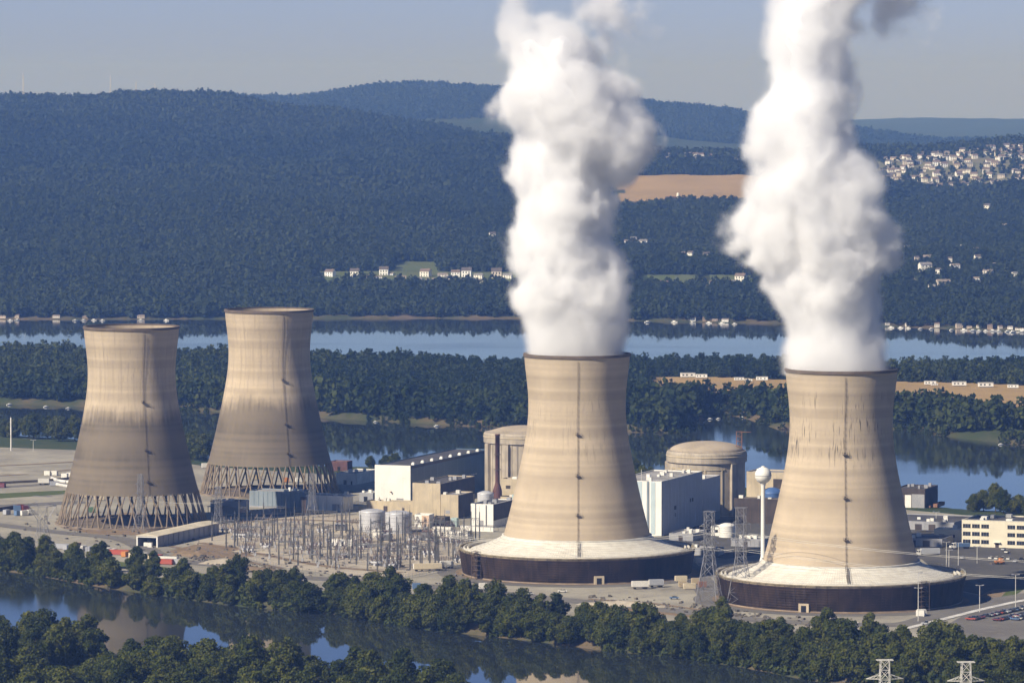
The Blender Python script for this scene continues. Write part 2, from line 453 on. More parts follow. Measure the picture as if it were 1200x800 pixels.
# rows: distance, then the picture height of the bare ground at PXC (the woods stand on top of it)
TAB = [
 (5050, None, -2.0), (5350, None, -1.0), (5570, None, 3.0), (5690, None, 18.0), (5730, None, 21.0), (5900, None, 27.0),
 (6500, [270, 275, 280, 280, 280, 278, 276, 276, 278, 281, 284, 288, 290, 292, 296, 298, 298, 296, 292, 290], None),
 (7200, [228, 232, 237, 237, 238, 238, 238, 238, 240, 243, 245, 244, 241, 242, 258, 264, 264, 262, 258, 255], None),
 (8000, [190, 196, 202, 203, 204, 206, 208, 210, 211, 212, 212, 208, 205, 205, 222, 233, 232, 229, 224, 220], None),
 (8600, [168, 172, 178, 179, 180, 182, 185, 188, 190, 190, 190, 192, 196, 199, 198, 196, 193, 189, 185, 182], None),
 (9100, [148, 152, 156, 157, 158, 160, 163, 167, 172, 174, 178, 180, 186, 186, 178, 173, 169, 164, 160, 157], None),
 (9700, [128, 130, 134, 134, 133, 134, 138, 146, 154, 162, 170, 182, 194, 196, 194, 194, 192, 190, 186, 184], None),
 (10300, [124, 119, 117, 111, 110, 109, 116, 128, 140, 154, 170, 190, 205, 206, 206, 206, 204, 202, 200, 198], None),
 (11000, [140, 136, 132, 128, 126, 126, 132, 142, 152, 164, 178, 192, 204, 204, 204, 204, 204, 204, 204, 204], None),
 (12500, [170, 168, 160, 158, 156, 154, 148, 146, 145, 146, 148, 160, 172, 180, 186, 190, 190, 190, 190, 190], None),
 (14500, [130, 128, 124, 122, 120, 117, 113, 113, 107, 103, 105, 115, 125, 134, 150, 160, 164, 166, 166, 166], None),
 (16500, [160, 160, 160, 160, 160, 158, 154, 150, 146, 142, 144, 150, 156, 160, 162, 164, 166, 166, 164, 164], None),
 (21000, [150, 150, 150, 150, 150, 150, 150, 150, 150, 150, 150, 148, 146, 145, 142, 138, 139, 140, 138, 140], None),
 (26000, [160] * 20, None), (32000, [158] * 20, None)]
TD = np.array([t[0] for t in TAB], float)
TZ = np.array([(np.full(len(PXC), t[2]) if t[1] is None else z_at(np.array(t[1], float), t[0])) for t in TAB])
def hill_height(x, y):
    px = 600 + x * F_PX / np.maximum(y, 100.0)
    # smooth interpolation (cubic steps) in distance and linear across
    def row(i): return np.interp(px, PXC, TZ[i])
    rows = np.stack([np.interp(px, PXC, TZ[i]) for i in range(len(TD))])
    k = np.clip(np.searchsorted(TD, y) - 1, 0, len(TD) - 2)
    t = np.clip((y - TD[k]) / (TD[k + 1] - TD[k]), 0, 1)
    a = np.take_along_axis(rows, k[None], 0)[0]; b = np.take_along_axis(rows, k[None] + 1, 0)[0]
    h = a + (b - a) * t
    amp = np.interp(y, [5000, 5900, 6500, 9000, 14000, 30000], [0, 4, 58, 66, 46, 40]) * np.where(y < 9300, np.interp(px, [560, 720], [1.0, 0.5]), 1.0)
    return h + amp * fbm(x * 1.15, y * 0.62, 380, 5, 3)

def ground_height(x, y):
    x, y = np.asarray(x, float), np.asarray(y, float)
    h = np.full(x.shape, -9.0)
    wob = 7 * fbm(x, y, 45, 3, 9)
    for P, top in ((P_plant, 0.0), (P_front, -1.0), (P_isle, 0.5)):
        s = signed_dist(P, x, y) + wob * (2.0 if P is P_isle else 1.0)
        prof = np.interp(s, [-14, 0, 4, 9, 30], [-9.0, WL - 0.15, WL + 1.2, min(top, -0.85), top])
        h = np.maximum(h, prof)
    s = signed_dist(P_far, x, y) + wob * 3
    hh = hill_height(x, y)
    h = np.where(s > -60, np.maximum(h, np.interp(s, [-60, 0, 6, 14, 40, 260], [-9.0, WL - 0.1, WL + 2, -0.8, 1, 400]).clip(max=np.maximum(hh, WL + 1.0))), h)
    return h

# rows get wider apart with distance; columns fine in the middle
ys = [-400.0, 300, 900, 1400, 1750]
while ys[-1] < 32000:
    y = ys[-1]; ys.append(y + max(4.0, y * y / (F_PX * CAM_H) * 1.15) if y > 1740 else y + 4)
ys = np.array(ys)
u = np.linspace(-1, 1, 381)
xs = 560 * u + 5200 * np.sign(u) * np.abs(u) ** 4.5
GX, GY = np.meshgrid(xs, ys)
GZ = ground_height(GX, GY)
nx, ny = len(xs), len(ys)
idx = np.arange(nx * ny).reshape(ny, nx)
quads = np.stack([idx[:-1, :-1], idx[:-1, 1:], idx[1:, 1:], idx[1:, :-1]], -1).reshape(-1, 4)
gme = np_mesh('ground', np.stack([GX, GY, GZ], -1).reshape(-1, 3), quads, [M_ground, M_bank], smooth=True)
zc = GZ[:-1, :-1]
bankface = (zc < -0.9) & (GY[:-1, :-1] < 5400)
gme.polygons.foreach_set('material_index', bankface.astype(np.int32).ravel())
tag(link('ground', gme), kind='structure')

wb = MB(); wb.quad((-6000, 1200, WL), (6000, 1200, WL), (6000, 6200, WL), (-6000, 6200, WL))
tag(wb.build('river_water', M_water), kind='structure')

def sheet(name, pts, m, lift, step=None, flat=True, kind='structure'):
    """A surface laid over the ground: a flat outline, or a fine grid that follows the slope."""
    P = np.array([tuple(p)[:2] for p in pts])
    if flat:
        b = MB(); b.quad(*[(p[0], p[1], lift) for p in P])
        return tag(b.build(name, m), kind=kind)
    x0, y0 = P.min(0); x1, y1 = P.max(0)
    X, Y = np.meshgrid(np.arange(x0, x1 + step, step), np.arange(y0, y1 + step * 2, step * 2))
    Z = ground_height(X, Y) + lift
    s = signed_dist(P, X, Y) + step * 3 * fbm(X, Y, 60, 3, 4)
    id_ = np.arange(X.size).reshape(X.shape)
    q = np.stack([id_[:-1, :-1], id_[:-1, 1:], id_[1:, 1:], id_[1:, :-1]], -1).reshape(-1, 4)
    keep = (s[:-1, :-1] > 0).ravel()
    me = np_mesh(name, np.stack([X, Y, Z], -1).reshape(-1, 3), q[keep], [m], smooth=True)
    return tag(link(name, me), kind=kind)

def pxs(*pts): return [at(px, py, 0.0) for px, py in pts]
sheet('gravel_yard', pxs((-500, 585), (-100, 622), (0, 637), (120, 668), (250, 684), (330, 694), (420, 700), (560, 716), (700, 734), (830, 746), (1000, 757), (1200, 775), (1400, 790), (1500, 640), (1250, 614), (1060, 597), (880, 582), (740, 569), (560, 560), (400, 557), (240, 546), (110, 528), (0, 524), (-500, 505)), M_gravel, 0.06)

# ------------------------------------------------------------------ trees
def crown_data(seed, leaves, height=15.0, radius=6.0, leaf=1.0, lobes=11, low=0.12, jit=0.45):
    """Leaf faces spread over and through uneven lobes: verts (n,3) and quads (m,4)."""
    g = np.random.default_rng(seed)
    cs, rs = [], []
    for k in range(lobes):
        t = (k + 0.5) / lobes
        zc = height * (low + 0.12 + (0.93 - low - 0.16) * t)
        prof = math.sin(math.pi * min(1, 0.18 + 0.80 * t)) ** 0.7
        a = k * 2.4 + g.uniform(-0.5, 0.5)
        rr = radius * prof * g.uniform(0.35, 0.92)
        cs.append((rr * math.cos(a), rr * math.sin(a), zc)); rs.append(radius * g.uniform(0.20, 0.50) * (0.75 + 0.3 * prof) * (11 / max(lobes, 11)) ** 0.25)
    cs.append((0, 0, height * 0.55)); rs.append(radius * 0.62)
    cs.append((0, 0, height * 0.34)); rs.append(radius * 0.6)
    cs, rs = np.array(cs), np.array(rs)
    w = rs ** 2 / (rs ** 2).sum()
    L = g.choice(len(cs), leaves, p=w)
    d = g.normal(size=(leaves, 3)); d /= np.linalg.norm(d, axis=1, keepdims=True)
    rad = rs[L] * (0.62 + 0.58 * g.random(leaves) ** 0.8)
    p = cs[L] + d * rad[:, None] * np.array([1, 1, 0.82])
    p[:, 2] = np.clip(p[:, 2], height * low, height * 1.02)
    n = d + g.normal(size=(leaves, 3)) * jit + np.array([0, 0, 0.15]); n /= np.linalg.norm(n, axis=1, keepdims=True)
    t = np.cross(n, g.normal(size=(leaves, 3))); t /= np.linalg.norm(t, axis=1, keepdims=True)
    b = np.cross(n, t)
    s = leaf * g.uniform(0.6, 1.3, leaves)[:, None]
    k = g.uniform(0.55, 1.0, leaves)[:, None]
    V = np.stack([p - t * s, p - b * s * k + n * s * 0.12, p + t * s, p + b * s * k - n * s * 0.1], 1).reshape(-1, 3)
    Q = np.arange(leaves * 4).reshape(-1, 4)
    return V, Q

def trunk_mesh(seed, height=15.0, radius=6.0):
    g = random.Random(seed); b = MB()
    pts = [Vector((0, 0, -0.5))]
    for k in range(5): pts.append(Vector((g.uniform(-.3, .3) * k * 0.5, g.uniform(-.3, .3) * k * 0.5, height * 0.78 * (k + 1) / 5)))
    for k in range(5): b.bar(pts[k], pts[k + 1], 0.42 * (1 - k / 5.5), 0.42 * (1 - (k + 1) / 5.5), 6)
    for k in range(6):
        s = pts[1 + k % 4]; a = k * 1.9
        e = s + Vector((math.cos(a), math.sin(a), 0.9)) * radius * g.uniform(0.45, 0.7)
        m_ = s.lerp(e, 0.5) + Vector((0, 0, -0.4))
        b.bar(s, m_, 0.18, 0.12, 5); b.bar(m_, e, 0.12, 0.04, 5)
    return b

TREES = []
specs = [(15, 6.0, .62), (16, 5.2, .6), (14, 6.6, .62), (17, 5.6, .62), (12, 5.6, .58), (15.5, 7.0, .65), (11, 4.6, .55), (18, 6.4, .62)]
for k, (h, r, lf) in enumerate(specs):
    V, Q = crown_data(100 + k, 5200, h, r, lf * 0.70, lobes=18 + 2 * (k % 4), low=0.02, jit=0.6)
    cme = np_mesh('crown', V, Q, [M_leaf])
    tb = trunk_mesh(k, h, r)
    tme = bpy.data.meshes.new('trunk'); tme.from_pydata(tb.v, [], tb.f); tme.materials.append(M_bark)
    TREES.append((cme, tme))

def tree(x, y, scale, label, group, which=None, name='leafy_tree'):
    cme, tme = TREES[which if which is not None else rng.randrange(len(TREES))]
    z = float(ground_height(np.array([x]), np.array([y]))[0])
    root = empty(name, (x, y, z - 0.1), label, 'tree', group, rng.uniform(0, 6.28))
    root.scale = (scale * rng.uniform(0.9, 1.12), scale * rng.uniform(0.9, 1.12), scale * rng.uniform(0.92, 1.1))
    link('crown', cme, root); link('trunk', tme, root)
    return root

def belt(line, count, depth, smin, smax, label, group, jitter=4.0, back=(0, 1)):
    """Trees scattered in a belt behind a line on the ground."""
    P = [at(px, py, WL) for px, py in line]
    seg = [(b - a).length for a, b in zip(P, P[1:])]; tot = sum(seg)
    for i in range(count):
        t = (i + rng.uniform(0.1, 0.9)) / count * tot
        k = 0
        while k < len(seg) - 1 and t > seg[k]: t -= seg[k]; k += 1
        p = P[k].lerp(P[k + 1], t / seg[k])
        o = rng.uniform(*depth)
        tree(p.x + back[0] * o + rng.uniform(-jitter, jitter), p.y + back[1] * o, rng.uniform(smin, smax), label, group)

LB, GB = 'leafy green tree in the belt between the near river and the plant', 'trees along the near river bank'
bank_line = near_shore[1:17]
line_vis = [(-60, 661), (0, 668), (60, 677), (130, 690), (250, 706), (330, 715), (400, 721), (500, 738), (600, 748), (700, 761), (800, 771), (880, 783), (950, 797), (1050, 808), (1200, 822), (1290, 831)]
belt(line_vis[:7], 26, (0, 7), 0.85, 1.2, LB, GB)
belt(line_vis[:7], 16, (16, 36), 0.88, 1.15, LB, GB)
belt(line_vis[6:13], 38, (0, 7), 0.92, 1.3, LB, GB)
belt(line_vis[6:13], 32, (17, 38), 0.95, 1.3, LB, GB)
belt(line_vis[12:], 16, (0, 18), 0.9, 1.4, LB, GB)
belt(line_vis[12:], 28, (30, 80), 1.0, 1.4, LB, GB)
LF, GF = 'dark leafy tree in the wood on the viewer\'s side of the near river', 'trees of the foreground wood'
def scatter(poly, spacing, smin, smax, label, group, cap=200):
    P = np.array([tuple(at(px, py, -1.0))[:2] for px, py in poly])
    x0, y0 = P.min(0); x1, y1 = P.max(0)
    pts = []
    for gx in np.arange(x0, x1, spacing):
        for gy in np.arange(y0, y1, spacing):
            pts.append((gx + rng.uniform(-.38, .38) * spacing, gy + rng.uniform(-.38, .38) * spacing))
    A = np.array(pts); ok = A[signed_dist(P, A[:, 0], A[:, 1]) > 0]
    keep = []
    for x, y in ok:
        py = 100 + F_PX * (CAM_H + 1) / y
        if py - 21 * F_PX / y < 802: keep.append((x, y))
    rng.shuffle(keep)
    for x, y in keep[:cap]: tree(float(x), float(y), rng.uniform(smin, smax), label, group)
    return len(keep)
n_f = scatter([(-50, 746), (0, 758), (100, 776), (200, 788), (300, 798), (440, 808), (530, 824), (560, 840), (500, 850), (-50, 836)], 12.5, 1.05, 1.4, LF, GF, 115)
print('foreground trees', n_f)
LK, GK = 'dark tree on the far edge of the plant yard by the middle channel', 'trees behind the plant yard'
belt([(-40, 516), (0, 518), (60, 522), (105, 526)], 12, (-18, 2), 1.0, 1.3, LK, GK)
belt([(205, 543), (245, 549)], 6, (-10, 6), 1.0, 1.35, LK, GK)
belt([(430, 557), (500, 559), (565, 561)], 9, (-12, 4), 0.55, 0.8, LK, GK)
belt([(735, 569), (790, 574)], 6, (-10, 4), 0.6, 0.85, LK, GK)
belt([(1138, 607), (1165, 609), (1200, 612), (1240, 616)], 12, (-14, 2), 0.8, 1.05, LK, GK)

# woodland masses: many trees as one body of stuff
LOD_A = [crown_data(300 + k, 230, 14 + k, 5.5 + 0.4 * k, 1.45, 9, 0.0) for k in range(5)]
LOD_B = [crown_data(400 + k, 76, 13 + k, 6.0 + 0.4 * k, 2.15, 7, 0.0, 0.22) for k in range(6)]
LOD_C = [crown_data(500 + k, 30, 13 + k, 6.2 + 0.4 * k, 3.0, 6, 0.0, 0.15) for k in range(6)]
def woods(name, x, y, sc, lods, label_kind='stuff', split=None):
    z = ground_height(x, y)
    Vs, Qs, Ts, off = [], [], [], 0
    pick = nrg.integers(0, len(lods), len(x))
    tint = np.clip(0.45 + 1.1 * fbm(x, y, 90, 3, 31) + 2.3 * fbm(x, y * 0.6, 420, 3, 57) + nrg.normal(0, 0.2, len(x)), 0, 1)
    sets = [(V, Q, (pick == k) & ((y < split) if split else True)) for k, (V, Q) in enumerate(lods)]
    if split: sets += [(V, Q, (pick == k) & (y >= split)) for k, (V, Q) in enumerate(LOD_C)]
    for V, Q, sel in sets:
        i = np.nonzero(sel)[0]
        if not len(i): continue
        a = nrg.uniform(0, 6.28, len(i)); s = sc[i] if np.ndim(sc) else np.full(len(i), sc)
        s = s * nrg.uniform(0.75, 1.3, len(i))
        c, sn = np.cos(a), np.sin(a)
        X = (V[None, :, 0] * c[:, None] - V[None, :, 1] * sn[:, None]) * s[:, None] + x[i][:, None]
        Y = (V[None, :, 0] * sn[:, None] + V[None, :, 1] * c[:, None]) * s[:, None] + y[i][:, None]
        Z = V[None, :, 2] * (s * nrg.uniform(0.85, 1.15, len(i)))[:, None] + z[i][:, None] - 0.4
        Vs.append(np.stack([X, Y, Z], -1).reshape(-1, 3))
        Qs.append((Q[None] + (np.arange(len(i)) * len(V))[:, None, None]).reshape(-1, 4) + off)
        Ts.append(np.repeat(tint[i], len(V))); off += len(i) * len(V)
    me = np_mesh(name, np.concatenate(Vs), np.concatenate(Qs), [M_hill_leaf if name == 'hillside_forest' else M_wood_leaf], np.concatenate(Ts))
    return tag(link(name, me), kind=label_kind)

def jgrid(x0, x1, y0, y1, sp):
    X, Y = np.meshgrid(np.arange(x0, x1, sp), np.arange(y0, y1, sp))
    return (X + nrg.uniform(-.45, .45, X.shape) * sp).ravel(), (Y + nrg.uniform(-.45, .45, X.shape) * sp).ravel()

def wpoly(pts, z=0.0): return np.array([tuple(at(px, py, z))[:2] for px, py in pts])
x, y = jgrid(-640, 640, 1950, 2750, 3.6)
s = signed_dist(P_plant, x, y); s2 = signed_dist(P_front, x, y)
ok = (((s > -1.0) & (s < 13)) | ((s2 > -1) & (s2 < 10) & (y < 2400))) & (y < 2640 - 0.55 * (x + 300)) & (fbm(x, y, 30, 3, 41) > -0.10)
woods('bank_undergrowth', x[ok], y[ok], 0.20 + 0.16 * nrg.random(ok.sum()), [crown_data(600 + k, 90, 13 + k, 7.5, 2.6, 6, 0.0) for k in range(4)])
F_isle1 = wpoly([(765, 443), (800, 443), (860, 444), (930, 447), (930, 483), (860, 474), (820, 472), (765, 462)])
F_isle2 = wpoly([(1030, 448), (1120, 450), (1200, 453), (1320, 458), (1320, 506), (1200, 494), (1120, 488), (1030, 484)])
GRASS_SPIT = wpoly([(1030, 497), (1110, 507), (1210, 518), (1320, 530), (1320, 540), (1200, 524), (1110, 514), (1030, 506)])
CLEAR_ISLE = [F_isle1, F_isle2]
x, y = jgrid(-760, 800, 3450, 4480, 9.0)
s = signed_dist(P_isle, x, y)
ok = s > 6
for P in CLEAR_ISLE: ok &= signed_dist(P, x, y) < -3
px_ = 600 + x * F_PX / y
# open ground right of the towers: front belt and far belt only; bits of bare shore elsewhere
bare = (fbm(x, y, 120, 3, 77) > 0.17) & (s < 40)
ok &= ~bare
ok &= ~((px_ > 1030) & (signed_dist(GRASS_SPIT, x, y) > -2))
xs_, ys_ = jgrid(-640, 700, 3380, 3750, 5.0)
s_ = signed_dist(P_isle, xs_, ys_)
k_ = (s_ > -3) & (s_ < 14) & (fbm(xs_, ys_, 70, 3, 61) > -0.09) & (signed_dist(GRASS_SPIT, xs_, ys_) < 0)
woods('island_undergrowth', xs_[k_], ys_[k_], 0.22 + 0.2 * nrg.random(k_.sum()), LOD_C)
woods('island_woods', x[ok], y[ok], 0.64 + 0.6 * np.clip(fbm(x[ok], y[ok], 150, 3, 5) + 0.15, 0, 1) + 0.5 * np.clip((75 - s[ok]) / 40, 0, 1) * (y[ok] < 3950), LOD_A)
sheet('crop_field', F_isle1, M_wheat, 0.25, 9.0, False)
sheet('crop_field', F_isle2, M_wheat, 0.25, 9.0, False)
sheet('grassy_spit', GRASS_SPIT, M_lawn, 0.2, 6.0, False)

def wd(pts, d):    # outline of a clearing on the hill: (photo x, distance)
    return np.array([((px - 600) / F_PX * y_, y_) for px, y_ in pts])
HILL_CLEAR = {
 'field': wd([(722, 7250), (790, 7330), (880, 7330), (905, 8050), (715, 8080)], 0),
 'field2': wd([(700, 7060), (752, 7080), (756, 7170), (700, 7190)], 0),
 'lawn1': wd([(372, 5640), (640, 5650), (640, 5790), (372, 5790)], 0),
 'lawn2': wd([(462, 5790), (512, 5790), (508, 5990), (468, 5990)], 0),
 'lawn3': wd([(752, 5650), (812, 5640), (818, 5735), (752, 5735)], 0),
 'lawn5': wd([(826, 5650), (880, 5640), (880, 5730), (826, 5735)], 0),
 'lawn4': wd([(140, 5800), (235, 5800), (240, 5850), (140, 5850)], 0),
 'glade1': wd([(1120, 6200), (1165, 6230), (1170, 6290), (1118, 6270)], 0), 'glade2': wd([(900, 6700), (960, 6720), (955, 6790), (905, 6780)], 0), 'glade4': wd([(420, 7700), (500, 7720), (490, 7800), (415, 7790)], 0), 'glade5': wd([(60, 6550), (120, 6560), (118, 6610), (66, 6610)], 0), 'glade6': wd([(1000, 7300), (1045, 7310), (1040, 7370), (1002, 7370)], 0), 'glade3': wd([(240, 7000), (300, 7010), (295, 7080), (235, 7070)], 0),
 'meadow': wd([(130, 6050), (178, 6070), (190, 6200), (150, 6150)], 0),
}
TOWN = wd([(1026, 8260), (1110, 8160), (1230, 8120), (1330, 8120), (1330, 9080), (1200, 9020), (1100, 8900), (1020, 8860)], 0)
TOWN2 = wd([(772, 8650), (868, 8640), (868, 8960), (772, 8960)], 0)
def hill_ok(x, y):
    ok = signed_dist(P_far, x, y) > 3
    for P in HILL_CLEAR.values(): ok &= signed_dist(P, x, y) < -4
    t = (signed_dist(TOWN, x, y) > 0) | (signed_dist(TOWN2, x, y) > 0)
    return ok & ~(t & (nrg.random(len(x)) < 0.90))
parts = []
for y0, y1, sp, scl in ((4740, 6400, 9.5, 0.9), (6400, 8000, 10.5, 0.92), (8000, 9300, 10.5, 0.88), (9300, 10700, 12.0, 0.9), (12900, 14800, 17.0, 0.9)):
    w = y1 * 0.118 + 220
    x, y = jgrid(-w, w, y0, y1, sp)
    ok = hill_ok(x, y) & ((y < 9300) | (y > 12000) | (600 + x * F_PX / y < 800))
    parts.append((x[ok], y[ok], np.full(ok.sum(), scl) * (0.85 + 0.5 * np.clip(fbm(x[ok], y[ok], 200, 3, 8) + 0.3, 0, 1))))
woods('hillside_forest', np.concatenate([p[0] for p in parts]), np.concatenate([p[1] for p in parts]), np.concatenate([p[2] for p in parts]), LOD_B, split=7600)
sheet('crop_field', HILL_CLEAR['field'], M_wheat, 1.2, 12.0, False)
sheet('crop_field', HILL_CLEAR['field2'], M_wheat, 1.2, 12.0, False)
for k in ('lawn1', 'lawn2', 'lawn3', 'lawn4', 'lawn5', 'meadow', 'glade1', 'glade2', 'glade3', 'glade4', 'glade5', 'glade6'): sheet('lawn', HILL_CLEAR[k], M_lawn, 0.8, 9.0, False)
sheet('town_lots', TOWN, ground_mat('dry_lots', (0.16, 0.15, 0.10), (0.12, 0.13, 0.07), (0.24, 0.22, 0.18), 0.01, 0.05), 0.8, 14.0, False)
exec_rest = True

# ------------------------------------------------------------------ haze
hb = MB(); hb.box(-7500, 7500, -600, 33000, -12, 400)
haze = hb.build('haze', bpy.data.materials.new('haze_air'))
tag(haze, kind='stuff')
hm = haze.data.materials[0]; hm.use_nodes = True
nt = hm.node_tree; nt.nodes.remove(nt.nodes['Principled BSDF'])
pv = nt.nodes.new('ShaderNodeVolumePrincipled')
pv.inputs['Color'].default_value = (*HAZE_COLOR, 1); pv.inputs['Density'].default_value = HAZE_DENSITY; pv.inputs['Anisotropy'].default_value = 0.22
pv.inputs['Density Attribute'].default_value = ''; pv.inputs['Absorption Color'].default_value = (1, 1, 1, 1)
nt.links.new(pv.outputs[0], nt.nodes['Material Output'].inputs['Volume'])
hm.cycles.homogeneous_volume = True

# ------------------------------------------------------------------ cooling towers
PROF = [(38.5, 19.0), (36.9, 25.0), (35.2, 31.5), (33.8, 37), (32.4, 43.5), (30.9, 50), (29.5, 57), (28.2, 63), (27.1, 69), (26.2, 75), (25.6, 81), (25.35, 86), (25.45, 91), (25.9, 97), (26.5, 103), (27.1, 109), (27.5, 113.5)]
def prof_r(z): return float(np.interp(z, [p[1] for p in PROF], [p[0] for p in PROF]))
zz = np.linspace(19, 113.5, 60)
pz, pr = np.array([p[1] for p in PROF]), np.array([p[0] for p in PROF])
cf = np.polyfit(pz, pr, 6); rr = np.polyval(cf, zz)
def fine_r(z): return float(np.polyval(cf, z))
def shell_mb():
    b = MB()
    out = [(float(r), float(z)) for r, z in zip(rr, zz)]
    out += [(out[-1][0] + 0.45, 113.5), (out[-1][0] + 0.45, 114.3), (out[-1][0] - 0.6, 114.3)]
    inn = [(float(r) - 0.75, float(z)) for r, z in zip(rr[::-1], zz[::-1])]
    prof = out + inn + [out[0]]
    b.lathe(prof, 120)
    return b
SH_ME = {}
M_shellA = shell_mat('stained_shell_concrete', 64, 1.0, 0.4, 84, 102)
M_shellA2 = shell_mat('stained_shell_concrete_lower', 56, 1.0, 0.35, 88, 104)
M_shellB = shell_mat('clean_shell_concrete', -40, 0.28, 0.3, 62, 96)
M_shellC = shell_mat('streaked_shell_concrete', -40, 0.25, 0.95, 72, 101)
M_lip = mat('rim_lip', (0.13, 0.10, 0.075), 0.9)

def ladder(parent, az, zs):
    """Caged ladder up the shell with rest platforms; az = 0 faces the river (the -Y side)."""
    def P(z, out, side=0.0):
        r = fine_r(min(max(z, 19), 113.5)) + out
        a = az - math.pi / 2
        return Vector((r * math.cos(a) - side * math.sin(a), r * math.sin(a) + side * math.cos(a), z))
    b = MB()
    hs = np.linspace(19.5, 112, 44)
    for s in (-0.22, 0.22):
        b.path([P(z, 0.3, s) for z in hs], 0.045)
        b.path([P(z, 0.7, s) for z in hs], 0.035)
    for z in np.arange(20, 112, 3.2):
        b.bar(P(z, 0.45, -0.22), P(z, 0.45, 0.22), 0.05); b.bar(P(z, 0.45, -.28), P(z, 0.8, -.28), 0.06); b.bar(P(z, 0.45, .28), P(z, 0.8, .28), 0.06); b.bar(P(z, 0.8, -.28), P(z, 0.8, .28), 0.06)
    L = b.build('ladder', M_steel_dark, parent)
    for z in zs:
        p = MB()
        a = az - math.pi / 2
        M = Matrix.Translation(P(z, 0.85)) @ Matrix.Rotation(az, 4, 'Z')
        p.box(-1.1, 1.1, -0.7, 0.7, -0.12, 0.08, M=M)
        for s in (-1.25, 1.25):
            for y in (-.85, .0): p.bar(M @ Vector((s, y, 0)), M @ Vector((s, y, 1.2)), 0.07)
            p.bar(M @ Vector((s, -.85, 1.2)), M @ Vector((s, .6, 1.2)), 0.07)
        p.bar(M @ Vector((-1.25, -.85, 1.2)), M @ Vector((1.25, -.85, 1.2)), 0.07)
        p.box(-0.5, 0.4, -0.5, 0.3, 0.1, 1.0, M=M)
        p.build('platform', M_steel_dark, L)
M_steel_dark = mat('dark_steel', (0.13, 0.105, 0.08), 0.7, 0.2, 0.6)

def shell(parent, m, az, zs):
    o = shell_mb().build('shell', m, parent, smooth=True)
    rim = MB(); r0 = fine_r(113.5)
    rim.lathe([(r0 - 0.72, 113.8), (r0 - 0.72, 114.7), (r0 + 0.6, 114.7), (r0 + 0.6, 113.3), (r0 + 0.42, 113.3)], 120)
    rim.build('rim', M_lip, parent)
    ladder(parent, az, zs)
    return o

LEG = {}
def open_tower(name, px, py, m, az, label, group):
    p = at(px, py, 0)
    t = empty(name, p, label, 'cooling tower', group)
    shell(t, m, az, (72, 45, 27))
    b = MB(); b.lathe([(44.8, 0), (44.8, 1.1), (43.9, 1.1), (43.9, 0.25), (0.1, 0.25)], 96)
    b.build('basin', M_basin, t)
    N = 36
    if not LEG:
        for s in (1, -1):
            a0, a1 = s * 0.028, s * (2 * math.pi / N - 0.028)
            q = MB()
            A = Vector((43.2 * math.cos(a0), 43.2 * math.sin(a0), 0.6)); B = Vector((38.1 * math.cos(a1), 38.1 * math.sin(a1), 19.6))
            q.bar(A, B, 0.52, 0.46, 6); q.box(A.x - 0.9, A.x + 0.9, A.y - 0.7, A.y + 0.7, 0.2, 1.3)
            me = bpy.data.meshes.new('leg'); me.from_pydata(q.v, [], q.f); me.materials.append(M_legs); LEG[s] = me
    for k in range(N):
        for s in (1, -1):
            link('leg', LEG[s], t, None, 2 * math.pi * k / N)
    return t
M_legs = mat('leg_concrete', (0.21, 0.165, 0.115), 0.9, 0.2, 0.3)
M_basin = mat('basin_floor', (0.20, 0.16, 0.12), 0.95, 0.3, 0.1)
GT = 'cooling towers of the power plant'
T1P, T2P, T3P, T4P = at(155, 613), at(316, 577), at(676, 670.5), at(985, 702.5)
open_tower('cooling_tower', 155, 613, M_shellA, R(19), 'idle brown-stained cooling tower on open crossed legs beside the open-ended yard shed', GT)
open_tower('cooling_tower', 316, 577, M_shellA2, R(21), 'idle stained cooling tower on open legs standing behind the long blue-grey warehouse', GT)

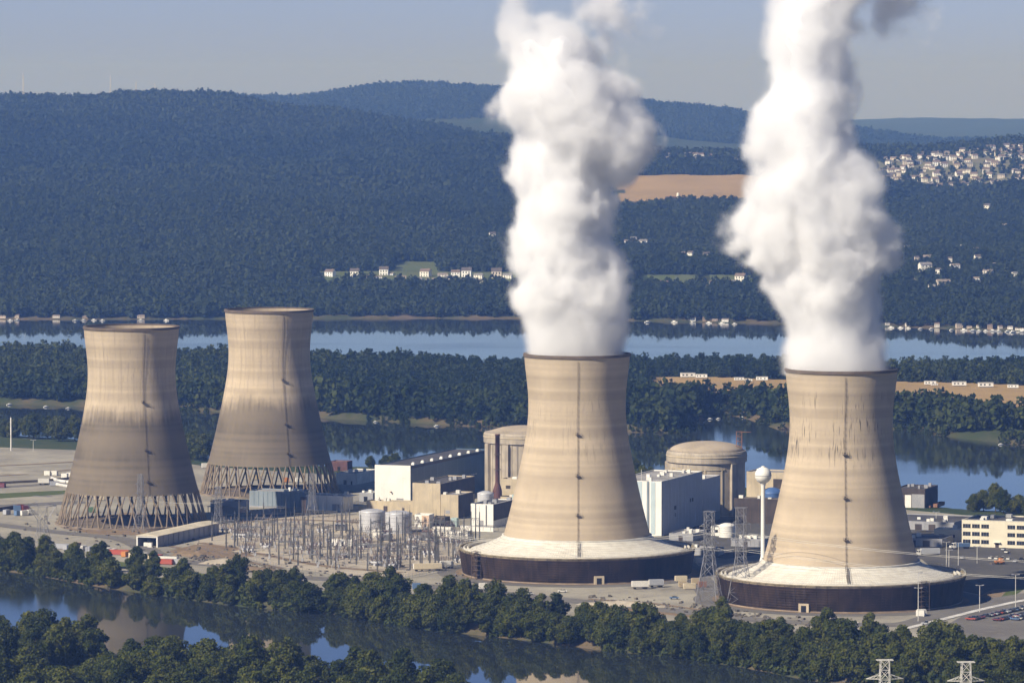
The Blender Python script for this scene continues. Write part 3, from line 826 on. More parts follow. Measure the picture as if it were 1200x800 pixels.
def wet_tower(px, py, m, label, stair_az, door_az, mast_az, chute):
    p = at(px, py, 0)
    t = empty('cooling_tower', p, label, 'cooling tower', GT)
    shell(t, m, 0.0, (74, 53, 33))
    b = MB()                                              # louvred ring wall, wider at the top
    n = 10; prof = []
    for k in range(n):
        z0 = 0.5 + k * 1.235; r0 = 59.1 + 2.0 * k / n
        prof += [(r0, z0), (r0 + 0.8, z0 + 0.05), (r0 + 0.76, z0 + 0.2), (r0 + 0.2, z0 + 1.19)]
    prof += [(61.3, 12.95)]
    b.lathe(prof, 144)
    for k in range(72):
        a = 2 * math.pi * k / 72
        c, s_ = math.cos(a), math.sin(a)
        b.bar((59.7 * c, 59.7 * s_, 0.2), (61.6 * c, 61.6 * s_, 12.9), 0.10)
    b.build('louver_wall', M_louver, t)
    b = MB(); b.lathe([(60.2, -0.3), (60.2, 0.7), (59.0, 0.7)], 120); b.build('plinth', M_dirtconc, t)
    b = MB(); b.lathe([(38.55, 19.7), (41, 18.0), (46, 15.7), (51, 13.9), (55.6, 12.5)], 144); b.build('skirt_roof', M_skirt, t, smooth=True)
    b = MB(); b.lathe([(38.9, 19.2), (39.2, 20.1), (38.4, 20.2)], 120); b.build('flashing', M_white2, t)
    b = MB(); b.lathe([(55.5, 12.2), (61.4, 12.2), (61.4, 13.0), (61.9, 13.0), (61.9, 13.5), (61.1, 13.5), (61.1, 12.6), (55.7, 12.6)], 144); b.build('deck', M_deck, t)
    for r in (57.0, 58.9):
        b = MB(); b.lathe([(r - .55, 12.65), (r - .4, 13.5), (r, 13.8), (r + .4, 13.5), (r + .55, 12.65)], 120); b.build('distribution_pipe', M_pipe2, t, smooth=True)
    b = MB()
    for k in range(120):
        a = 2 * math.pi * k / 120
        b.bar((61.5 * math.cos(a), 61.5 * math.sin(a), 13.4), (61.5 * math.cos(a), 61.5 * math.sin(a), 14.6), 0.05)
    for z in (14.0, 14.6):
        b.path([(61.5 * math.cos(2 * math.pi * k / 120), 61.5 * math.sin(2 * math.pi * k / 120), z) for k in range(121)], 0.05)
    b.build('railing', M_steelw, t)
    def F(a): return Matrix.Rotation(a, 4, 'Z') @ Matrix.Translation((0, -59.0, 0))
    b = MB(); b.box(-2.6, 2.6, -2.0, 2, 0, 4.4, M=F(door_az))
    d = b.build('doorway', M_tan, t)
    b = MB(); b.box(-1.3, 1.3, -2.05, -1.95, 0.1, 3.4, M=F(door_az)); b.build('door', M_black, d)
    b = MB(); M = F(stair_az)                               # stair tower against the wall
    for x in (-2.6, 2.6):
        for y in (-4.6, -2.2): b.bar(M @ Vector((x, y, 0)), M @ Vector((x, y, 14.6)), 0.16)
    for k in range(6):
        z = k * 2.4
        b.box(-2.6, 2.6, -4.6, -2.2, z + 2.3, z + 2.42, M=M)
        s_ = 1 if k % 2 else -1
        for y in (-4.4, -3.5): b.bar(M @ Vector((-2.3 * s_, y, z)), M @ Vector((2.3 * s_, y, z + 2.4)), 0.10)
        b.bar(M @ Vector((-2.6, -4.6, z + 3.4)), M @ Vector((2.6, -4.6, z + 3.4)), 0.06)
    b.build('stair_tower', M_rust2, t)
    a = -math.pi / 2                                        # walkway down the skirt under the ladder
    b = MB()
    for s_ in (-0.5, 0.5):
        b.path([(s_, -39.6, 20.2), (s_, -46, 16.5), (s_, -55.4, 13.4)], 0.14); b.path([(s_, -39.6, 21.2), (s_, -46, 17.5), (s_, -55.4, 14.4)], 0.09)
    for k in range(12):
        y = -39.8 - k * 1.35; z = np.interp(-y, [39.6, 46, 55.4], [20.2, 16.5, 13.4]); b.box(-0.5, 0.5, y - .3, y + .3, z - .05, z + .06)
    b.build('skirt_walkway', M_steel_dark, t)
    return t
M_dirtconc = mat('dirty_plinth', (0.27, 0.21, 0.15), 0.95, 0.25, 0.2)
M_deck = mat('deck_planks', (0.24, 0.20, 0.13), 0.9, 0.3, 0.3)
M_pipe2 = mat('pale_pipe', (0.52, 0.49, 0.42), 0.6, 0.15, 0.3)
M_rust2 = mat('stair_brown', (0.10, 0.07, 0.05), 0.8, 0.3, 0.5)
wet_tower(676, 670.5, M_shellB, 'steaming cooling tower with dark skirt, beside the reactor building with the dark stack', R(-57), R(10), R(40), True)
wet_tower(985, 702.5, M_shellC, 'steaming cooling tower with dark streaks under its rim, beside the white water tower', R(36), R(-21), R(40), True)

# ------------------------------------------------------------------ steam plumes
M_core = bpy.data.materials.new('steam_core'); nt, b = nodes_of(M_core)
b.inputs['Base Color'].default_value = (0.93, 0.93, 0.94, 1); b.inputs['Roughness'].default_value = 1.0; b.inputs['Specular IOR Level'].default_value = 0
b.inputs['Subsurface Weight'].default_value = 0.0
M_vap = bpy.data.materials.new('steam_vapour'); M_vap.use_nodes = True
nt = M_vap.node_tree; nt.nodes.remove(nt.nodes['Principled BSDF'])
pv = nt.nodes.new('ShaderNodeVolumePrincipled')
pv.inputs['Color'].default_value = (0.995, 0.995, 0.995, 1); pv.inputs['Density'].default_value = 1.0; pv.inputs['Anisotropy'].default_value = 0.0; pv.inputs['Absorption Color'].default_value = (1, 1, 1, 1)
nt.links.new(pv.outputs[0], nt.nodes['Material Output'].inputs['Volume'])

def plume_group(name, axis, lobes, xr, yr, zr, res, seed, iso, dens):
    """Density field of a rising plume: (height, centre x, radius) along the axis plus drifting lobes, broken up by billows."""
    g = bpy.data.node_groups.new(name, 'GeometryNodeTree')
    g.interface.new_socket('Geometry', in_out='OUTPUT', socket_type='NodeSocketGeometry')
    N = g.nodes; out = N.new('NodeGroupOutput')
    pos = N.new('GeometryNodeInputPosition').outputs[0]
    sp = N.new('ShaderNodeSeparateXYZ'); g.links.new(pos, sp.inputs[0])
    X, Y, Z = sp.outputs
    zn = N.new('ShaderNodeMapRange'); zn.inputs[1].default_value, zn.inputs[2].default_value = zr
    g.links.new(Z, zn.inputs[0]); zf = zn.outputs[0]
    def curve(vals, lo, hi):
        c = N.new('ShaderNodeFloatCurve'); cv = c.mapping.curves[0]
        pts = [((z - zr[0]) / (zr[1] - zr[0]), (v - lo) / (hi - lo)) for z, v in vals]
        pts = [p for p in pts if -0.001 <= p[0] <= 1.001]
        while len(cv.points) < len(pts): cv.points.new(0.5, 0.5)
        for p, (a, v) in zip(cv.points, pts): p.location = (min(max(a, 0), 1), min(max(v, 0), 1)); p.handle_type = 'AUTO'
        c.mapping.update()
        g.links.new(zf, c.inputs['Value'])
        return mth(g, 'MULTIPLY_ADD', c.outputs[0], hi - lo, lo)
    cx = curve([(a[0], a[1]) for a in axis], -60, 60)
    rad = curve([(a[0], a[2]) for a in axis], 0, 60)
    dx, dy = mth(g, 'SUBTRACT', X, cx), Y
    d = mth(g, 'SQRT', mth(g, 'ADD', mth(g, 'MULTIPLY', dx, dx), mth(g, 'MULTIPLY', dy, dy)))
    val = mth(g, 'DIVIDE', mth(g, 'SUBTRACT', rad, d), mth(g, 'MAXIMUM', mth(g, 'MULTIPLY', rad, 0.62), 14.0))
    for lx, ly, lz, lr, w in lobes:
        vm = N.new('ShaderNodeVectorMath'); vm.operation = 'DISTANCE'; g.links.new(pos, vm.inputs[0]); vm.inputs[1].default_value = (lx, ly, lz)
        lv = mth(g, 'MULTIPLY', mth(g, 'DIVIDE', mth(g, 'SUBTRACT', lr, vm.outputs['Value']), max(14.0, lr * 0.62)), w)
        val = mth(g, 'SMOOTH_MAX', val, lv, 0.25)
    # turbulence
    ofs = N.new('ShaderNodeVectorMath'); ofs.operation = 'ADD'; ofs.inputs[1].default_value = (seed * 91.7, seed * 37.1, -seed * 53.3); g.links.new(pos, ofs.inputs[0])
    wn_ = N.new('ShaderNodeTexNoise'); wn_.inputs['Scale'].default_value = 0.03; wn_.inputs['Detail'].default_value = 2; g.links.new(ofs.outputs[0], wn_.inputs['Vector'])
    wsub = N.new('ShaderNodeVectorMath'); wsub.operation = 'MULTIPLY_ADD'
    g.links.new(wn_.outputs['Color'], wsub.inputs[0]); wsub.inputs[1].default_value = (26, 26, 26); g.links.new(ofs.outputs[0], wsub.inputs[2])
    def vor(sc):
        v = N.new('ShaderNodeTexVoronoi'); v.feature = 'SMOOTH_F1'; v.inputs['Scale'].default_value = sc; v.inputs['Smoothness'].default_value = 0.35
        g.links.new(wsub.outputs[0], v.inputs['Vector']); return v.outputs['Distance']
    n1 = N.new('ShaderNodeTexNoise'); n1.inputs['Scale'].default_value = 0.042; n1.inputs['Detail'].default_value = 8; n1.inputs['Roughness'].default_value = 0.72
    g.links.new(wsub.outputs[0], n1.inputs['Vector'])
    bil = mth(g, 'ADD', mth(g, 'MULTIPLY', mth(g, 'SUBTRACT', 0.45, vor(0.042)), 0.62), mth(g, 'MULTIPLY', mth(g, 'SUBTRACT', 0.45, vor(0.10)), 0.34))
    bil = mth(g, 'ADD', bil, mth(g, 'MULTIPLY', mth(g, 'SUBTRACT', n1.outputs[0], 0.5), 2.1))
    amp = N.new('ShaderNodeMapRange'); amp.inputs[1].default_value, amp.inputs[2].default_value = 1, 46; amp.inputs[3].default_value, amp.inputs[4].default_value = 0.15, 1.0
    g.links.new(Z, amp.inputs[0])
    val = mth(g, 'ADD', val, mth(g, 'MULTIPLY', bil, amp.outputs[0]))
    sm = N.new('ShaderNodeMapRange'); sm.interpolation_type = 'SMOOTHSTEP'; sm.inputs[1].default_value, sm.inputs[2].default_value = 0.0, 0.55
    fade = N.new('ShaderNodeMapRange'); fade.inputs[1].default_value, fade.inputs[2].default_value = zr[1] - 28, zr[1] - 2; fade.inputs[3].default_value, fade.inputs[4].default_value = 0, 2.0
    g.links.new(Z, fade.inputs[0]); val = mth(g, 'SUBTRACT', mth(g, 'ADD', val, 0.22), fade.outputs[0])
    g.links.new(val, sm.inputs[0])
    vc = N.new('GeometryNodeVolumeCube')
    vc.inputs['Min'].default_value = (xr[0], yr[0], zr[0]); vc.inputs['Max'].default_value = (xr[1], yr[1], zr[1])
    for k, a in zip(('Resolution X', 'Resolution Y', 'Resolution Z'), res): vc.inputs[k].default_value = a
    if iso is None:
        thin = N.new('ShaderNodeMapRange'); thin.inputs[1].default_value, thin.inputs[2].default_value = 40, 175; thin.inputs[3].default_value, thin.inputs[4].default_value = dens, dens * 0.42
        g.links.new(Z, thin.inputs[0])
        g.links.new(mth(g, 'MULTIPLY', mth(g, 'MULTIPLY', sm.outputs[0], sm.outputs[0]), thin.outputs[0]), vc.inputs['Density'])
        sm_ = N.new('GeometryNodeSetMaterial'); sm_.inputs['Material'].default_value = M_vap
        g.links.new(vc.outputs[0], sm_.inputs[0]); g.links.new(sm_.outputs[0], out.inputs[0])
    else:
        # solid-looking heart of the plume, only where it is thick
        hi = mth(g, 'SUBTRACT', val, mth(g, 'MULTIPLY', zf, iso[1]))
        g.links.new(hi, vc.inputs['Density'])
        vm = N.new('GeometryNodeVolumeToMesh'); g.links.new(vc.outputs[0], vm.inputs['Volume']); vm.inputs['Threshold'].default_value = iso[0]; vm.inputs['Adaptivity'].default_value = 0.0
        ss = N.new('GeometryNodeSetShadeSmooth'); g.links.new(vm.outputs[0], ss.inputs[0])
        g.links.new(ss.outputs[0], out.inputs[0])
    return g

def plume(tower, px0, axis_px, lobes_px, label, seed, dens=0.25):
    base = Vector((tower.x, tower.y, 112.0)); s = F_PX / tower.y
    def ax(py, l, r): return (z_at(py, tower.y) - 112.0, ((l + r) / 2 - 600) / s - tower.x, (r - l) / 2 / s)
    axis = sorted(ax(*a) for a in axis_px)
    zr = (0.0, 236.0)
    axis = [(0.0, axis[0][1], axis[0][2])] + [a for a in axis if 0.5 < a[0] < 235] + [(236.0, axis[-1][1], axis[-1][2])]
    lob = [((px - 600) / s - tower.x, ly, z_at(py, tower.y) - 112, r / s, w) for px, py, r, ly, w in lobes_px]
    root = empty('steam_plume', base, label, 'steam plume', 'steam plumes rising from the two working towers')
    xr, yr = (-85, 85), (-62, 62)
    vd = bpy.data.volumes.new('vapour'); vo = link('vapour', vd, root)
    vd.materials.append(M_vap)
    md = vo.modifiers.new('field', 'NODES'); md.node_group = plume_group('vapour_field', axis, lob, xr, yr, zr, (140, 102, 192), seed, None, dens)
    tmp = bpy.data.objects.new('tmp', bpy.data.meshes.new('tmp')); COL.objects.link(tmp)
    md = tmp.modifiers.new('field', 'NODES'); md.node_group = plume_group('core_field', axis, lob, xr, yr, zr, (86, 62, 118), seed, (1.10, 0.15), dens)
    dg = bpy.context.evaluated_depsgraph_get()
    me = bpy.data.meshes.new_from_object(tmp.evaluated_get(dg)); me.name = 'core'
    bpy.data.objects.remove(tmp)
    me.materials.clear(); me.materials.append(M_core)
    link('core', me, root)
    print('plume core faces', len(me.polygons), [tuple(round(v, 1) for v in a) for a in axis])
    return root
plume(T3P, 675,
      [(417, 616, 735), (400, 614, 736), (376, 610, 737), (349, 598, 738), (322, 602, 738), (295, 606, 736), (269, 606, 724), (242, 604, 720), (215, 596, 716), (188, 594, 722), (161, 598, 734), (134, 602, 738), (107, 594, 722), (80, 586, 700), (54, 580, 664), (27, 580, 632), (0, 590, 626), (-40, 590, 640), (-80, 590, 660)],
      [(712, 166, 54, 0, 1.2), (744, 158, 32, 6, 1.1), (612, 120, 38, -6, 1.0), (650, 60, 46, 4, 0.8), (690, 60, 30, 10, .55), (695, 20, 30, 10, .5), (715, 100, 30, 12, .6), (715, 5, 34, 14, .38), (622, 296, 34, -5, .9)],
      'white steam plume with a side bulge, from the tower before the turbine hall', 1)
plume(T4P, 983,
      [(432, 918, 1043), (410, 918, 1040), (385, 920, 1036), (357, 912, 1036), (330, 894, 1034), (302, 880, 1044), (275, 876, 1044), (247, 878, 1042), (220, 872, 1038), (192, 878, 1020), (165, 876, 1004), (137, 880, 1002), (110, 892, 1006), (82, 896, 1008), (55, 894, 1002), (28, 892, 1000), (0, 902, 1020), (-40, 920, 1050), (-80, 930, 1080)],
      [(878, 262, 34, 0, .8), (1020, 290, 34, -4, .9), (985, 5, 40, 8, .6), (1040, -5, 40, 14, .4), (1075, -10, 34, 14, .36)],
      'tall straight white steam plume rising from the tower beside the white water tower', 2)

# ------------------------------------------------------------------ yard surfaces
ROT = R(-20.0)                                  # the plant grid is turned 20 degrees
EX, EY = Vector((math.cos(ROT), math.sin(ROT), 0)), Vector((-math.sin(ROT), math.cos(ROT), 0))
sheet('pale_gravel', pxs((225, 640), (330, 664), (400, 674), (470, 676), (548, 660), (556, 640), (500, 618), (420, 604), (300, 600), (255, 608)), M_gravel2, 0.11)
sheet('asphalt_lot', pxs((1030, 599), (1150, 607), (1300, 622), (1380, 690), (1215, 687), (1160, 699), (1125, 692), (1080, 655), (940, 642), (850, 655), (800, 645), (760, 632), (830, 606), (930, 602)), M_asphalt, 0.12)
sheet('parking_lot', pxs((1095, 741), (1130, 720), (1200, 703), (1300, 690), (1420, 730), (1300, 772), (1180, 762)), M_asphalt2, 0.14)
sheet('dirt_patch', pxs((95, 608), (70, 618), (110, 626), (200, 628), (250, 616), (225, 604), (150, 600)), M_dirt, 0.10)
sheet('dirt_patch', pxs((196, 646), (230, 655), (300, 652), (275, 640), (228, 638)), M_dirt, 0.13)
sheet('dirt_patch', pxs((1095, 700), (1150, 706), (1185, 697), (1195, 690), (1165, 690), (1150, 697)), M_dirt, 0.16)
sheet('grass_strip', pxs((-60, 588), (0, 584), (60, 580), (95, 577), (95, 574), (60, 575), (0, 578), (-60, 582)), M_grass, 0.10)
sheet('grass_strip', pxs((1170, 703), (1190, 697), (1200, 690), (1192, 688), (1178, 694)), M_grass, 0.19)
sheet('dirt_patch', pxs((690, 706), (760, 709), (830, 719), (820, 724), (740, 716), (690, 712)), M_dirt, 0.13)
sheet('bank_grass', pxs((-60, 640), (60, 655), (200, 672), (330, 694), (440, 703), (560, 718), (700, 737), (830, 749), (830, 744), (700, 731), (560, 712), (440, 697), (330, 688), (200, 665), (60, 648), (-60, 634)), M_grass, 0.09)
for tp in (T3P, T4P):
    b = MB(); b.quad(*[(tp.x + 73 * math.cos(k * math.pi / 36), tp.y + 73 * math.sin(k * math.pi / 36), 0.17) for k in range(72)])
    tag(b.build('tower_apron', M_asphalt2), kind='structure')
    b = MB(); b.quad(*[(tp.x + 63.5 * math.cos(k * math.pi / 36), tp.y + 63.5 * math.sin(k * math.pi / 36), 0.23) for k in range(72)])
    tag(b.build('tower_apron', M_dirt), kind='structure')

def strip(name, pts, w, m, lift):
    P = [at(px, py, 0) for px, py in pts]
    Q = []
    for a, b_ in zip(P, P[1:]):
        for k in range(8): Q.append(a.lerp(b_, k / 8))
    Q.append(P[-1])
    for _ in range(6): Q = [Q[0]] + [(Q[i - 1] + Q[i] * 2 + Q[i + 1]) / 4 for i in range(1, len(Q) - 1)] + [Q[-1]]
    b = MB()
    Lf, Rt = [], []
    for i, p in enumerate(Q):
        d = (Q[min(i + 1, len(Q) - 1)] - Q[max(i - 1, 0)]).normalized(); n = Vector((-d.y, d.x, 0)) * w / 2
        Lf.append(p + n); Rt.append(p - n)
    for i in range(len(Q) - 1):
        b.quad(*[(v.x, v.y, lift) for v in (Rt[i], Rt[i + 1], Lf[i + 1], Lf[i])])
    return tag(b.build(name, m), kind='structure')
strip('river_road', [(340, 676), (430, 681), (540, 690), (660, 703), (760, 712), (880, 726), (1000, 732), (1070, 732), (1120, 714), (1170, 703), (1260, 690)], 16, M_asphalt2, 0.20)
strip('river_road', [(-80, 606), (0, 615), (80, 625), (150, 631), (190, 655), (270, 664), (340, 676)], 13, M_asphalt2, 0.20)
strip('yard_road', [(-80, 574), (0, 571), (60, 567), (130, 560)], 12, M_asphalt2, 0.15)
strip('yard_road', [(-80, 600), (0, 593), (60, 590), (100, 588)], 18, M_asphalt2, 0.15)
strip('yard_road', [(250, 605), (340, 604), (420, 590), (470, 575), (500, 562)], 12, M_asphalt2, 0.16)
strip('yard_road', [(540, 655), (600, 640), (700, 628), (780, 640), (830, 690), (840, 712)], 14, M_asphalt2, 0.18)
strip('kerb_strip', [(1060, 737), (1100, 727), (1150, 714), (1200, 703), (1290, 690)], 4.0, M_pipe, 0.30)

# ------------------------------------------------------------------ buildings
def bldg(name, label, cat, px, py, w, d, h, wall, roof, front=None, corner='R', rot=ROT, group=None):
    """Building at its front corner; local x runs left (-w..0), y runs back (0..d)."""
    p = at(px, py, 0)
    if corner == 'L': p = p + EX * w
    t = empty(name, p, label, cat, group, rot)
    b = MB(); b.box(-w, 0, 0, d, -0.3, h, 'xXyY')
    b.box(-w + .35, -.35, .35, d - .35, h - 0.7, h, 'xXyY')
    for (x0, x1, y0, y1) in ((-w, 0, 0, .35), (-w, 0, d - .35, d), (-w, -w + .35, .35, d - .35), (-.35, 0, .35, d - .35)):
        b.quad((x0, y0, h), (x1, y0, h), (x1, y1, h), (x0, y1, h))
    b.build('wall', wall, t)
    b = MB(); b.quad((-w + .35, .35, h - .6), (-.35, .35, h - .6), (-.35, d - .35, h - .6), (-w + .35, d - .35, h - .6)); r = b.build('roof', roof, t)
    if front:
        b = MB(); b.box(-w - .05, 0.05, -.12, -.02, -0.2, h + 0.1); b.build('end_wall', front, t)
    return t, r
def part(t, name, m, *boxes, smooth=False):
    b = MB()
    for bx in boxes: b.box(*bx)
    return b.build(name, m, t, smooth)
def roof_units(r, w, d, h, n, m=None, lo=1.2, hi=2.6, seed=1):
    g = random.Random(seed)
    for k in range(n):
        x, y = -g.uniform(0.12, 0.88) * w, g.uniform(0.08, 0.92) * d
        a, c = g.uniform(lo, hi), g.uniform(lo, hi)
        part(r, 'roof_unit', m or M_white2, (x - a / 2, x + a / 2, y - c / 2, y + c / 2, h - .6, h + g.uniform(.6, 1.6)))
def seams(t, h, xs=(), ys=(), m=None, x_at=0.0, y_at=0.0):
    b = MB()
    for y in ys: b.box(x_at, x_at + .06, y - .12, y + .12, 0, h - .1)
    for x in xs: b.box(x - .12, x + .12, y_at - .06, y_at, 0, h - .1)
    b.build('seam', m, t)

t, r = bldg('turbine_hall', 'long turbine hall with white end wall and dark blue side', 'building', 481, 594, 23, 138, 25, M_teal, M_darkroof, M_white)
for k in range(8):
    y = 14 + k * 16
    q = MB(); q.box(-4.6, -2.6, y - 1.1, y + 1.1, 24.4, 25.4); q.lathe([(1.0, 25.4), (.9, 25.9), (0.05, 26.1)], 10, -3.6, y); q.build('roof_vent', M_white, r)
part(t, 'eave_band', M_darkroof, (0.0, 0.14, 0.1, 138, 23.2, 24.9))
seams(t, 23, ys=[k * 11.5 for k in range(1, 12)], m=M_bluegrey)
part(t, 'side_window', M_pipe, *[(0.0, .12, 88 + k * 4, 90.6 + k * 4, 11.0, 11.9) for k in range(7)])
part(t, 'door', M_greyside, (-9, -4.5, -.25, -.12, 0, 5.2))
part(t, 'hoist_beam', M_rust, (-12.6, -12.0, -1.6, -.1, 8.6, 9.2))
t, r = bldg('annex', 'low cream annex along the foot of the white end wall', 'building', 486, 600, 31, 9, 6.2, M_tan, M_greyroof)
roof_units(r, 31, 9, 6.2, 4, seed=2)
part(t, 'door', M_brown, (-20, -17.5, -.1, 0, 0, 3.2), (-8, -6.6, -.1, 0, 0, 2.4))
t, r = bldg('control_block', 'tall tan concrete block beside the turbine hall', 'building', 516, 605, 17.6, 58, 19.5, M_tan, M_darkroof)
roof_units(r, 17.6, 58, 19.5, 6, M_greyside, seed=3)
part(t, 'painted_shade_sheet', M_brown, (0.02, .12, .3, 58, 9, 19.2))  # dark sheet paints the shade on the block's upper side
t, r = bldg('service_block', 'lower tan concrete block with a windowless shaded side', 'building', 537, 608, 11.0, 25, 14.2, M_tan, M_greyroof)
roof_units(r, 11, 25, 14.2, 2, seed=5)
part(t, 'painted_shade_sheet', M_brown, (0.02, .12, .3, 24.6, .5, 13.8))  # whole side darkened by a sheet standing in for its shade
part(t, 'louver', M_greyside, (-8, -5.2, -.1, 0, 3, 5))

def containment(px, py, h, rad, dome, label, butt, flat):
    t = empty('reactor_building', at(px, py), label, 'reactor building', 'reactor buildings')
    b = MB(); b.lathe([(rad, 0), (rad, h - 6.5)], 72); b.build('wall', M_conc, t, smooth=True)
    b = MB(); b.lathe([(rad - .2, h - 6.5), (rad + 1.1, h - 6.3), (rad + 1.1, h - 1.2), (rad + .4, h), (rad - .8, h + .1)], 72); g = b.build('ring_girder', M_conc, t)
    if flat: pr_ = [(rad - .8, h + .1), (rad * .55, h + dome * .75), (rad * .25, h + dome), (0.01, h + dome)]
    else: pr_ = [((rad - .8) * math.cos(a), h + .1 + dome * math.sin(a)) for a in np.linspace(0, math.pi / 2, 14)]
    b = MB(); b.lathe(pr_, 72); b.build('dome', M_domec, t, smooth=not flat)
    for a in butt:
        M = Matrix.Rotation(a, 4, 'Z')
        b = MB(); b.box(-2.2, 2.2, -rad - 1.9, -rad + 1, 0, h - 6.6, M=M); b.build('buttress', M_conc, t)
    b = MB(); b.lathe([(rad + 1.1, h - 3.2), (rad + 1.4, h - 3.0), (rad + 1.4, h - 2.6), (rad + 1.1, h - 2.4)], 72); b.build('ledge', M_tan, g)
    b = MB()
    for k in range(36):
        a = 2 * math.pi * k / 36
        p0 = (rad * 1.015 * math.cos(a), rad * 1.015 * math.sin(a)); b.bar((*p0, h), (*p0, h + 1.2), .06)
    b.path([(rad * 1.015 * math.cos(2 * math.pi * k / 36), rad * 1.015 * math.sin(2 * math.pi * k / 36), h + 1.2) for k in range(37)], .06)
    b.build('railing', M_steel, t)
    return t
M_domec = mat('dome_concrete', (0.36, 0.30, 0.225), 0.9, 0.15, 0.08, streak=0.1)
t = containment(612, 582, 40.5, 22.8, 3.6, 'tan reactor building with vertical ribs beside the dark stack', [R(-64), R(-26), R(8), R(60), R(150), R(230)], True)
for a in range(-80, 60, 9):
    b = MB(); b.box(-.3, .3, -23.15, -22.7, 1, 33.6, M=Matrix.Rotation(R(a), 4, 'Z')); b.build('rib', M_conc, t)
t = containment(828, 600, 37.0, 22.9, 5.4, 'domed reactor building behind the big white hall', [R(40), R(-95), R(170)], False)
for a in (-52, -22, 8):
    b = MB()
    for s in (-9.5, 9.5): b.box(-.4, .4, -23.3, -22.7, 2, 27.5, M=Matrix.Rotation(R(a + s * 1.35), 4, 'Z'))
    for k in range(8):
        b.box(-2.3, 2.3, -23.2, -22.75, 26.8, 27.6, M=Matrix.Rotation(R(a - 11 + k * 3.2), 4, 'Z'))
    b.build('panel_frame', M_tan, t)
b = MB()
for x, y in ((-1.6, -1.6), (1.6, -1.6), (1.6, 1.6), (-1.6, 1.6)): b.bar((19 + x, -6 + y, 36), (19 + x, -6 + y, 48.5), .2)
for k in range(5):
    z = 37 + k * 2.9
    b.path([(17.4, -7.6, z), (20.6, -7.6, z), (20.6, -4.4, z), (17.4, -4.4, z), (17.4, -7.6, z)], .13); b.bar((17.4, -7.6, z), (20.6, -7.6, min(z + 2.9, 48.5)), .1)
b.bar((19, -6, 48.5), (26, -8, 48.5), .2)
b.build('stair_frame', M_rust, t)

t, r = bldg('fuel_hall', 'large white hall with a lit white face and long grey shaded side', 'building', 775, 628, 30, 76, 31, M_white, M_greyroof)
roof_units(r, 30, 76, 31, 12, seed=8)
part(t, 'painted_shade_side', mat('shade_and_siding_grey', (.46, .45, .46), .6, .06, .08, streak=.15), (.0, .05, .4, 75.6, .3, 30.6))  # grey sheet puts this side's shade into colour over the white wall
part(t, 'corner_band', M_white, (-.35, 0.1, -.14, -.02, 0, 31.2))
part(t, 'panel_strip', mat('pale_blue_panel', (0.42, 0.50, 0.52), 0.5, .05), (-6.2, -3.6, -.14, -.02, 1, 30.6), (-15, -11.5, -.14, -.02, 1, 30.6), (-24, -19.5, -.14, -.02, 1, 30.6))
part(t, 'downpipe', M_bluegrey, (-8.6, -7.4, -.5, -.02, 0, 30.8))
seams(t, 30.8, ys=[k * 6.3 for k in range(1, 12)], m=M_greyside, x_at=0.05)
part(t, 'louver', M_brown, (0.05, .16, 23, 27, 13, 15.2), (0.05, .16, 52, 54.5, 15, 17), (0.05, .16, 56, 58.5, 15, 17), (0.05, .16, 24, 25.6, 9, 11))
part(t, 'antenna_mast', M_steelw, (-27, -26.7, 3, 3.3, 30, 38), (-28, -25.8, 3.05, 3.25, 35.5, 35.8), (-14, -13.8, 6, 6.2, 30, 37))
t2, r = bldg('fuel_annex', 'grey-white lower hall joined to the back of the big white hall', 'building', 775, 628, 24, 34, 26, MATS['shade_and_siding_grey'], M_greyroof)
t2.location = Vector(t2.location) + EY * 76.4
roof_units(r, 24, 34, 26, 3, seed=9)
part(t2, 'base_band', M_bluegrey, (0, .1, 0.3, 33.5, 0, 5.2))

t, r = bldg('pump_house', 'small white block with stacks of pipes beside the tall cooling tower', 'building', 578, 618, 13.8, 36, 13.5, M_white, M_darkroof)
roof_units(r, 13.8, 36, 13.5, 5, M_greyside, seed=11)
part(t, 'door', M_greyside, (-9, -6, -.1, 0, 0, 4)); part(t, 'pipe_run', M_steel, (-4.5, -4.1, -.5, -.1, 0, 13), (-11, -10.7, -.5, -.1, 0, 14))
part(t, 'painted_shade_sheet', M_brown, (0.02, .1, .3, 35.6, 4, 13.2))  # dark brown sheet paints shade onto the white block's side
t, r = bldg('wall_screen', 'long low white wall before the pump house', 'wall', 578, 623, 20, 1.0, 3.0, M_white, M_white2)
part(t, 'coping', M_greyside, (-20, 0, -.1, 1.1, 3.0, 3.2))
t, r = bldg('tan_penthouse_block', 'small tan block at the foot of the reactor building and stack', 'building', 609, 590, 12, 10, 15, M_tan, M_greyroof)
part(r, 'roof_unit', M_white2, (-6, -3, 3, 6, 14.4, 16)); part(t, 'louver', M_brown, (-9, -6, -.1, 0, 9, 11))
t, r = bldg('tan_penthouse_block', 'low tan block in front of the reactor building, beside the teal box', 'building', 606, 600, 13, 7, 9.2, M_tan, M_greyroof)
part(r, 'roof_unit', M_white2, (-6, -4, 3, 5, 8.6, 10)); part(t, 'door', M_brown, (-9, -7, -.1, 0, 0, 3))
t, r = bldg('teal_box', 'small pale teal equipment box beside the cooling tower', 'equipment box', 606, 603, 3.2, 3, 12.0, mat('pale_teal', (.36, .46, .45), .5), M_greyroof)
part(t, 'louver', M_brown, (-2.4, -1, -.1, 0, 5, 6.5))
